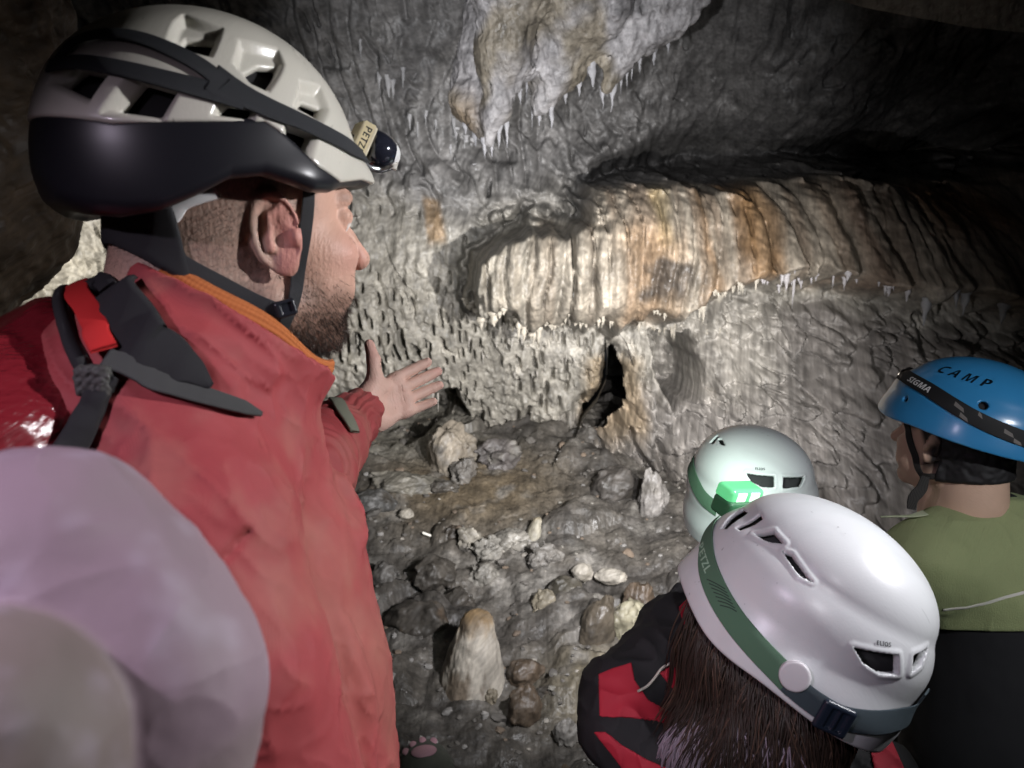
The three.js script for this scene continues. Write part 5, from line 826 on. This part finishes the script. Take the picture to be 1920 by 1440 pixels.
{
  const c = hit(kaOut, 1562, 1342), g = grad(kaOut, ...c, 0.004), n = new THREE.Vector3(g[0], g[1], g[2]).normalize(), t = V(hit(kaOut, 1600, 1352)).sub(V(hit(kaOut, 1525, 1318))).normalize(), b = n.clone().cross(t).normalize();
  const BM = new THREE.Matrix4().makeBasis(t, b, t.clone().cross(b)).setPosition(V(c).addScaledVector(n, 0.005));
  place(part('buckle', solid((x, y, z) => { let d = rbox([0, 0, 0], [0.017, 0.0165, 0.004], 0.004)(x, y, z); d = smax(d, -rbox([-0.004, 0, 0.004], [0.0035, 0.011, 0.003], 0.001)(x, y, z), 0.001); return smax(d, -rbox([0.006, 0, 0.004], [0.0035, 0.011, 0.003], 0.001)(x, y, z), 0.001); }, [-0.022, -0.022, -0.008], [0.022, 0.022, 0.008], 0.0011), std([0.016, 0.024, 0.04], 0.35), greenLamp), BM);
  const G = yaw(P(1386, 938, 1.03), 118, 14, 8);
  const glassy = new THREE.MeshPhysicalMaterial({ color: new THREE.Color().setRGB(0.2, 0.75, 0.35), roughness: 0.25, emissive: new THREE.Color().setRGB(0.10, 0.62, 0.22), emissiveIntensity: 0.75, clearcoat: 0.6 });
  const base = std([0.06, 0.22, 0.10], 0.45);
  place(part('lamp_body', solid(rbox([0, -0.008, 0], [0.017, 0.013, 0.033], 0.006), [-0.03, -0.03, -0.045], [0.03, 0.02, 0.045], 0.0014), base, greenLamp), G);
  place(part('lamp_housing', solid(rbox([0.004, 0.010, 0], [0.016, 0.011, 0.031], 0.007), [-0.03, -0.01, -0.045], [0.03, 0.03, 0.045], 0.0014), glassy, greenLamp), G);
  for (const z of [-0.012, 0.012]) place(part('light_window', solid(rbox([-0.0115, 0.011, z], [0.0016, 0.0065, 0.0085], 0.0015), [-0.018, 0, z - 0.013], [-0.006, 0.022, z + 0.013], 0.001), new THREE.MeshStandardMaterial({ color: new THREE.Color().setRGB(0.8, 0.95, 0.85), emissive: new THREE.Color().setRGB(0.75, 1, 0.8), emissiveIntensity: 1.1, roughness: 0.3 }), greenLamp), G);
  place(part('hinge', solid(rbox([-0.014, -0.010, 0.014], [0.004, 0.010, 0.010], 0.002), [-0.02, -0.024, 0], [-0.006, 0.004, 0.028], 0.0012), base, greenLamp), G);
}

// middle child's helmet: the same model, another turn
const KC = yaw(P(1407, 917, 1.43), 96, 9, -3), kcOut = within(e0.outer, KC), onC = (l) => l.map(([a, b]) => hit(kcOut, a, b));
const kcV = [[[1330, 830], [1345, 815], [1348, 818], [1338, 831]], [[1346, 822], [1354, 822], [1360, 834], [1352, 833]], [[1398, 886], [1452, 892], [1452, 914], [1428, 913], [1408, 902]], [[1468, 894], [1509, 893], [1500, 912], [1467, 916]]].map((v) => v.map(([a, b]) => ang(inAxes(KC, hit(kcOut, a, b)))));
const midHelmet = thing('helmet', 'smaller white climbing helmet with two dark rear vents behind the green headlamp', 'helmet');
const kcShell = eliosField(kcV);
place(part('shell', solid(kcShell.shell, ...shellBox, 0.0028, { lip: 1.6 }), helmetWhite, midHelmet), KC);
place(part('liner', solid((x, y, z) => { const o = e0.outer(x, y, z) + 0.012; return Math.max(o, -(o + 0.008), -0.04 - y); }, ...shellBox, 0.005, { lip: 1.4 }), std([0.03, 0.03, 0.032], 0.9), midHelmet), KC);
part('emblem', ribbon(kcOut, onC([[1414, 879], [1425, 880], [1436, 880]]), 0.006, 0.0001, { lie: 0.0014, n: 8, unit: 1, open: 1, prof: [[-0.5, 0], [0, 0], [0.5, 0]] }), new THREE.MeshStandardMaterial({ map: lettering('ELIOS', 'bold 80px sans-serif', '#3a3c44', 256, 80), transparent: true, roughness: 0.5 }), midHelmet);
part('elastic_band', ribbon(kcOut, onC([[1298, 862], [1297, 885], [1305, 910], [1320, 935], [1345, 955]]), 0.028, 0.0014, { ...bandOpt, n: 36 }), elastic, midHelmet);

const midTorso = chain([[...P(1425, 1080, 1.5), 0.06], [...P(1430, 1160, 1.5), 0.12], [...P(1430, 1600, 1.5), 0.13]], 0.03);
{
  const ml = thing('headlamp', 'small headlamp on the front of the smaller white helmet, facing the wall', 'headlamp'), FM = yaw(P(1362, 893, 1.585), 100, 6);
  place(part('lamp_body', solid(rbox([0, 0, 0], [0.012, 0.015, 0.024], 0.006), [-0.02, -0.02, -0.03], [0.02, 0.02, 0.03], 0.002), std([0.03, 0.06, 0.04], 0.4), ml), FM);
  place(part('lens', solid(ell([0.012, 0, 0], [0.005, 0.010, 0.016]), [0.002, -0.014, -0.02], [0.02, 0.014, 0.02], 0.0016), new THREE.MeshStandardMaterial({ color: 0xffffff, emissive: 0xf4f6ff, emissiveIntensity: 1.5, roughness: 0.2 }), ml), FM);
}
// children's heads, smaller copies of one head shape
const kidScale = 0.86, kidHeadF = (x, y, z) => headF(x / kidScale, y / kidScale, z / kidScale) * kidScale;
const kidSkin = (hair) => (x, y, z) => { const X = x / kidScale, Y = y / kidScale, Z = z / kidScale; let c = [0.62, 0.42, 0.31]; const h = ss(0.03, 0.015, X - 0.5 * Math.max(0, Y)) * ss(-0.07, -0.03, Y + 0.3 * X) * ss(0.086, 0.078, Math.abs(Z) + 0.0); c = mix3(c, hair, h); const k = 1 + 0.1 * fbm(X * 40, Y * 40, Z * 40, 2); return [c[0] * k, c[1] * k, c[2] * k]; };
const kidBox = [[-0.13, -0.16, -0.1], [0.12, 0.14, 0.1]];

// child with the blue helmet
const KB = yaw((() => { const p = P(1762, 846, 1.38); return [p[0] + 0.045, p[1], p[2] - 0.045]; })(), 139, 6, 0), KBH = KB.clone().multiply(new THREE.Matrix4().makeRotationY(-13 * Math.PI / 180));
const boy = thing('person', 'child with short dark hair and a pale green collar under the blue helmet', 'person');
place(part('head', solid(kidHeadF, ...kidBox, 0.003, { color: kidSkin([0.012, 0.010, 0.010]) }), MT.skin, boy), KBH);
place(part('hair', solid((x, y, z) => { const d = headNEk(x, y, z) - 0.009 - 0.003 * n3(x * 90, y * 90, z * 90); return smax(smax(d, x + 0.012 - 0.9 * Math.max(0, y - 0.03), 0.006), -0.062 - y - 0.25 * x, 0.008); }, [-0.14, -0.1, -0.1], [0.09, 0.13, 0.1], 0.003), std([0.010, 0.009, 0.010], 0.7), boy), KBH);
const bodyB = chain([[...P(1850, 1020, 1.45), 0.085], [...P(1870, 1120, 1.45), 0.15], [...P(1880, 1400, 1.45), 0.17], [...P(1880, 1800, 1.5), 0.16]], 0.03), shB = chain([[...P(1745, 1060, 1.38), 0.075], [...P(1850, 1010, 1.43), 0.08], [...P(1990, 1050, 1.5), 0.08]], 0.02);
const neckB = cap(P(1812, 900, 1.44), P(1840, 1000, 1.45), 0.068, 0.09);
const coatB = (x, y, z) => smin(bodyB(x, y, z), shB(x, y, z), 0.06) - 0.004 * fbm(x * 14, y * 10, z * 14, 3);
part('jacket', solid(coatB, [0.5, 0.6, -1.75], [1.25, 1.35, -1.15], 0.006), std([0.016, 0.016, 0.019], 0.85, { bumpMap: rep(fabricBump, 30), bumpScale: 0.0006 }), boy);
const hemP = [W(1600, 1160, -1.45), W(1760, 1148, -1.45), W(1840, 1136, -1.45), W(1925, 1112, -1.45), W(2100, 1110, -1.45)];
const fleeceCol = (x, y, z) => { const d = smin(coatB(x, y, z) - 0.010, neckB(x, y, z), 0.03) - 0.010 * fbm(x * 11, y * 6, z * 11, 3) - 0.003 * (1 - Math.abs(n3(x * 18, y * 7, z * 18))) ** 3; return smax(smax(d, linTable(hemP, x) + 0.36 * (z + 1.45) - y, 0.004), y - 1.152 - 0.15 * (z + 1.42) + 0.1 * (x - 0.82), 0.006); };
part('fleece_collar', solid(fleeceCol, [0.5, 0.85, -1.75], [1.3, 1.36, -1.15], 0.0045), std([0.29, 0.33, 0.16], 0.95, { sheen: 0.3, sheenColor: new THREE.Color(0.7, 0.9, 0.5), bumpMap: rep(TX.fine, 20), bumpScale: 0.0012 }), boy);
part('hem_seam', ribbon(fleeceCol, [[1768, 1146], [1800, 1142], [1840, 1135], [1880, 1124], [1925, 1112]].map(([a, b]) => hit(fleeceCol, a, b - 3)), 0.005, 0.002, { lie: 0.0005, n: 30 }), std([0.62, 0.60, 0.54], 0.8), boy);
part('collar_flap', ribbon(fleeceCol, [[1652, 970], [1680, 969], [1710, 968], [1735, 962]].map(([a, b]) => P(a, b, 1.36)), [[0, 0.004], [0.6, 0.006], [1, 0.02]], 0.002, { lie: null, n: 20 }), std([0.42, 0.46, 0.30], 0.9), boy);
const kbNE = within((x, y, z) => headNEk(x, y, z), KBH);
function headNEk(x, y, z) { return headNEl(x / kidScale, y / kidScale, z / kidScale) * kidScale; }
const weave = noiseTex(64, (u, v) => { const k = Math.floor(u * 8) % 2 ^ Math.floor(v * 8 + 0.5 * Math.floor(u * 8)) % 2 ? 16 : 60; return [k, k * 0.95, k * 0.9]; }, true);
const camoStrap = new THREE.MeshStandardMaterial({ map: rep(weave, 90, 90), roughness: 0.85 });
part('chin_strap', ribbon(kbNE, [[1700, 790], [1706, 820], [1716, 850], [1722, 875], [1735, 895]].map(([a, b]) => hit(kbNE, a, b)), 0.012, 0.0014, { lie: 0.003, n: 30, smooth: 2 }), camoStrap, boy);
part('nape_strap', ribbon(kbNE, [[1728, 890], [1750, 892], [1775, 892], [1800, 888], [1830, 884]].map(([a, b]) => hit(kbNE, a, b)), 0.011, 0.0014, { lie: 0.004, n: 30, smooth: 2 }), camoStrap, boy);
part('strap_end', ribbon(kbNE, [[1735, 893], [1728, 915], [1712, 935], [1708, 955]].map(([a, b]) => P(a, b, 1.35)), [[0, 0.014], [0.5, 0.02], [1, 0.014]], 0.003, { lie: null, n: 20, normal: [-0.3, 0, 0.95] }), camoStrap, boy);

// the blue helmet: round dome, groove with a printed headlamp band, smooth lower rim
const blueHelmet = thing('helmet', 'blue climbing helmet with CAMP lettering and a black printed band', 'helmet');
const BHM = KB.clone().multiply(new THREE.Matrix4().makeRotationZ(7 * Math.PI / 180)).multiply(new THREE.Matrix4().makeTranslation(-0.004, 0.014, 0)).multiply(new THREE.Matrix4().makeScale(1.08, 1.08, 1.08));
const domeB = ell([-0.018, 0.062, 0], [0.125, 0.082, 0.098]), bandB = (x, y, z) => { const fl = 1 + 0.09 * ss(0.07, 0.015, y), k = Math.sqrt(((x + 0.012) / ((x > -0.012 ? 0.132 : 0.136) * fl)) ** 2 + (z / (0.106 * fl)) ** 2 + (y > 0.06 ? ((y - 0.06) / 0.06) ** 2 : 0)); return (k - 1) * 0.112; };
const blueOut = (x, y, z) => { let d = smin(domeB(x, y, z), bandB(x, y, z), 0.006); return d; };
const blueOutW = within(blueOut, BHM), onB = (l) => l.map(([a, b]) => hit(blueOutW, a, b));
const bHoles = [[1697, 748, 0.005], [1844, 760, 0.007], [1790, 700, 0.0]].map(([a, b, r]) => [...inAxes(BHM, hit(blueOutW, a, b)), r]).filter((h) => h[3]);
const blueShell = (x, y, z) => { const o = blueOut(x, y, z); let d = smax(Math.max(o, -(o + 0.005)), 0.022 - 0.008 * ss(0.04, 0.12, x) - y, 0.003); for (const h of bHoles) d = smax(d, h[3] - Math.hypot(x - h[0], y - h[1], Math.abs(z) - Math.abs(h[2])), 0.002); return d; };
place(part('shell', solid(blueShell, [-0.17, -0.01, -0.125], [0.15, 0.16, 0.125], 0.0026, { lip: 1.6 }), std([0.035, 0.235, 0.50], 0.28, { clearcoat: 0.6, clearcoatRoughness: 0.15 }), blueHelmet), BHM);
place(part('liner', solid((x, y, z) => { const o = blueOut(x, y, z) + 0.010; return Math.max(o, -(o + 0.008), 0.03 - y); }, [-0.17, 0, -0.12], [0.15, 0.16, 0.12], 0.005, { lip: 1.4 }), std([0.015, 0.015, 0.017], 0.9), blueHelmet), BHM);
part('lettering', ribbon(blueOutW, onB([[1750, 688], [1785, 698], [1825, 711], [1872, 726]]), 0.026, 0.0001, { lie: 0.001, n: 24, hug: 1, unit: 1, open: 1, prof: [[-0.5, 0], [-0.25, 0], [0, 0], [0.25, 0], [0.5, 0]] }), new THREE.MeshStandardMaterial({ map: lettering('C A M P', 'italic bold 100px sans-serif', '#04121f', 460, 100), transparent: true, roughness: 0.4 }), blueHelmet);
const bandTex = (() => { const c = document.createElement('canvas'); c.width = 1024; c.height = 96; const x = c.getContext('2d'); x.fillStyle = '#0d0d0f'; x.fillRect(0, 0, 1024, 96); x.fillStyle = '#6f6a66'; for (const [a, b, w] of [[30, 0, 22], [60, 50, 40], [500, 20, 60], [560, 60, 50], [640, 0, 24], [820, 30, 60], [900, 64, 50]]) { x.beginPath(); x.moveTo(a, b); x.lineTo(a + w, b + 12); x.lineTo(a + w + 18, b + 34); x.lineTo(a + 8, b + 26); x.fill(); } x.fillStyle = '#cfcfcf'; x.font = 'bold 58px sans-serif'; x.textAlign = 'center'; x.textBaseline = 'middle'; x.fillText('SIGMA', 270, 50, 330); const t = new THREE.CanvasTexture(c); t.colorSpace = THREE.SRGBColorSpace; return t; })();
const sigma = thing('headlamp', 'black printed headlamp band with pale SIGMA lettering round the blue helmet', 'headlamp');
part('band', ribbon(blueOutW, onB([[1688, 698], [1705, 710], [1740, 730], [1790, 762], [1840, 790], [1890, 812], [1935, 828]]), 0.026, 0.0015, { ...bandOpt, unit: 1, lie: 0.001 }), new THREE.MeshStandardMaterial({ map: bandTex, roughness: 0.7 }), sigma);
{
  const LB = BHM.clone().multiply(new THREE.Matrix4().makeTranslation(0.112, 0.060, 0.066));
  place(part('lamp_body', solid(rbox([0, 0, 0], [0.016, 0.018, 0.026], 0.007), [-0.025, -0.025, -0.035], [0.025, 0.025, 0.035], 0.0018), std([0.02, 0.02, 0.022], 0.3), sigma), LB);
  place(part('lens', solid(ell([0.015, 0, 0], [0.006, 0.012, 0.012]), [0.004, -0.016, -0.016], [0.024, 0.016, 0.016], 0.0014), new THREE.MeshStandardMaterial({ color: 0xffffff, emissive: 0xfff4e0, emissiveIntensity: 1.5, roughness: 0.2 }), sigma), LB);
}

// middle child, mostly hidden
const midKid = thing('person', 'child under the smaller white helmet, seen from behind, cheek just showing', 'person');
const KCH = KC.clone().multiply(new THREE.Matrix4().makeTranslation(0.012, -0.06, 0));
place(part('head', solid(kidHeadF, ...kidBox, 0.0035, { color: kidSkin([0.10, 0.06, 0.035]) }), MT.skin, midKid), KCH);
part('jacket', solid((x, y, z) => chainC(x, y, z) - 0.004 * fbm(x * 14, y * 10, z * 14, 3), [0.2, 0.5, -1.75], [0.75, 1.2, -1.25], 0.007), std([0.03, 0.03, 0.036], 0.85), midKid);
function chainC(x, y, z) { return midTorso(x, y, z); }

// near child: jacket in black and red, long brown hair
const girl = thing('person', 'long haired child in a black and red jacket under the nearest white helmet', 'person');
const KAH = KA.clone().multiply(new THREE.Matrix4().makeTranslation(0.012, -0.055, 0));
place(part('head', solid(kidHeadF, ...kidBox, 0.0035, { color: kidSkin([0.05, 0.028, 0.018]) }), MT.skin, girl), KAH);
part('hair_cap', solid((x, y, z) => smax(headNEk(x, y, z) - 0.012 - 0.004 * n3(x * 60, y * 25, z * 60), x - 0.07, 0.01), [-0.16, -0.2, -0.12], [0.12, 0.14, 0.12], 0.004), std([0.040, 0.022, 0.015], 0.6), girl).applyMatrix4(KAH);
const gTorso = chain([[...P(1420, 1310, 1.0), 0.075], [...P(1450, 1450, 1.0), 0.13], [...P(1470, 1800, 1.05), 0.15]], 0.03), gArm = chain([[...P(1310, 1200, 1.04), 0.045], [...P(1240, 1250, 1.02), 0.056], [...P(1165, 1305, 0.99), 0.050], [...P(1165, 1370, 0.96), 0.047], [...P(1260, 1460, 0.92), 0.045], [...P(1380, 1540, 0.9), 0.04]], 0.015), gUp = chain([[...P(1285, 1125, 1.08), 0.022], [...P(1262, 1180, 1.06), 0.042], [...P(1270, 1260, 1.03), 0.055]], 0.015), gArmR = chain([[...P(1560, 1400, 0.98), 0.07], [...P(1640, 1460, 0.93), 0.045], [...P(1660, 1620, 0.9), 0.05]], 0.02);
const girlF = (x, y, z) => { let d = smin(gTorso(x, y, z), gArm(x, y, z), 0.025); d = smin(d, gUp(x, y, z), 0.02); d = smin(d, gArmR(x, y, z), 0.03); return d - 0.007 * fbm(x * 16, y * 14, z * 16, 3) - 0.004 * (1 - Math.abs(n3(x * 24 + y * 12, y * 18, z * 22))) ** 5; };
part('jacket', solid(girlF, [0.05, 0.75, -1.3], [0.62, 1.28, -0.7], 0.0045), std([0.013, 0.013, 0.015], 0.75, { bumpMap: rep(fabricBump, 30), bumpScale: 0.0006 }), girl);
const panel = (pts) => { const N = 0.95, mid = hit(girlF, pts.reduce((a, p) => a + p[0], 0) / pts.length, pts.reduce((a, p) => a + p[1], 0) / pts.length)[2], pl = pts.map(([a, b]) => W(a, b, -N)); return (x, y, z) => { const t = -N / z; return Math.max(girlF(x, y, z) - 0.0022, polyDist(pl, x * t, EYE[1] + (y - EYE[1]) * t), -0.006 - girlF(x, y, z), Math.abs(z - mid) - 0.06); }; };
const redCloth = std([0.48, 0.022, 0.045], 0.7, { bumpMap: rep(fabricBump, 30), bumpScale: 0.0006 });
for (const p of [[[1122, 1264], [1150, 1252], [1184, 1242], [1190, 1275], [1215, 1312], [1258, 1336], [1268, 1362], [1232, 1352], [1180, 1346], [1124, 1344]], [[1112, 1372], [1136, 1372], [1165, 1396], [1215, 1425], [1300, 1460], [1180, 1460], [1150, 1420]], [[1272, 1138], [1300, 1112], [1310, 1150], [1302, 1205], [1288, 1190]], [[1236, 1262], [1290, 1225], [1330, 1240], [1330, 1275], [1298, 1310], [1265, 1296]], [[1630, 1400], [1672, 1388], [1700, 1450], [1640, 1450]]]) part('red_panel', solid(panel(p), [0.05, 0.75, -1.3], [0.62, 1.28, -0.7], 0.003, { lip: 1.6 }), redCloth, girl);
part('drawstring', tube([[1196, 1296], [1214, 1286], [1230, 1268], [1240, 1254], [1262, 1240], [1284, 1216], [1302, 1198]].map(([a, b]) => { const p = hit(girlF, a, b); return V(p).lerp(V(EYE), 0.006).toArray(); }), 0.0017, 6, 50), std([0.55, 0.53, 0.46], 0.8), girl);
part('scarf', tube([P(1330, 1255, 0.93), P(1370, 1268, 0.9), P(1420, 1282, 0.89), P(1480, 1300, 0.9)], [[0, 0.016], [1, 0.02]], 10, 24), std([0.10, 0.085, 0.08], 0.95), girl);
part('hood_tip', tube([P(1296, 1078, 1.06), P(1288, 1070, 1.06), P(1276, 1067, 1.06)], [[0, 0.006], [0.6, 0.005], [1, 0.0015]], 8, 10), redCloth, girl);
const girlHair = within((x, y, z) => smin(headNEk(x, y, z) - 0.013, cap([-0.05, -0.03, 0], [-0.085, -0.16, 0], 0.062, 0.05)(x, y, z), 0.03), KAH);
function locks(n, from, len, r, spread) {
  const gs = []; for (let i = 0; i < n; i++) {
    const t = rnd() * (from.length - 1), j = Math.floor(t), u = t - j, a = hit(girlHair, mix(from[j][0], from[j + 1][0], u) + rr(-14, 14), mix(from[j][1], from[j + 1][1], u) + rr(-22, 10)); let p = snap(girlHair, a, rr(0.001, 0.006)); const pts = [p], L = Math.floor(rr(5, 8) * len), dx = rr(-1, 1) * spread, dz = rr(-1, 1) * spread, off = rr(0.001, 0.012);
    for (let s = 1; s < L; s++) { const q = [p[0] + (dx + 0.3 * n3(p[0] * 30, p[1] * 20 + i, s)) * 0.012, p[1] - 0.022, p[2] + dz * 0.01]; const d = girlHair(...q); p = Math.abs(d) < 0.05 ? snap(girlHair, q, Math.min(off + s * 0.0008, 0.02)) : q; pts.push(p); }
    gs.push(tube(pts, [[0, r * 0.7], [0.3, r], [0.8, r * 0.8], [1, r * 0.15]], 4, 14)); }
  return mergeGeometries(gs);
}
const RIMLINE = [[1316, 1120], [1345, 1175], [1390, 1240], [1440, 1295], [1500, 1345], [1580, 1375], [1660, 1385]];
part('hair', locks(900, RIMLINE, 1.15, 0.0011, 0.5), std([0.030, 0.019, 0.014], 0.5), girl, 'stuff');
part('brown_hair', locks(320, RIMLINE, 1.1, 0.0009, 0.7), std([0.085, 0.05, 0.034], 0.5), girl, 'stuff');
part('lit_hair', locks(300, [[1275, 1375], [1330, 1345], [1385, 1345], [1440, 1362], [1500, 1385]], 0.8, 0.0009, 0.9), std([0.30, 0.245, 0.30], 0.45), girl, 'stuff');  // paler lilac locks: lamp light put into the hair colour

renderer.render(scene, camera);
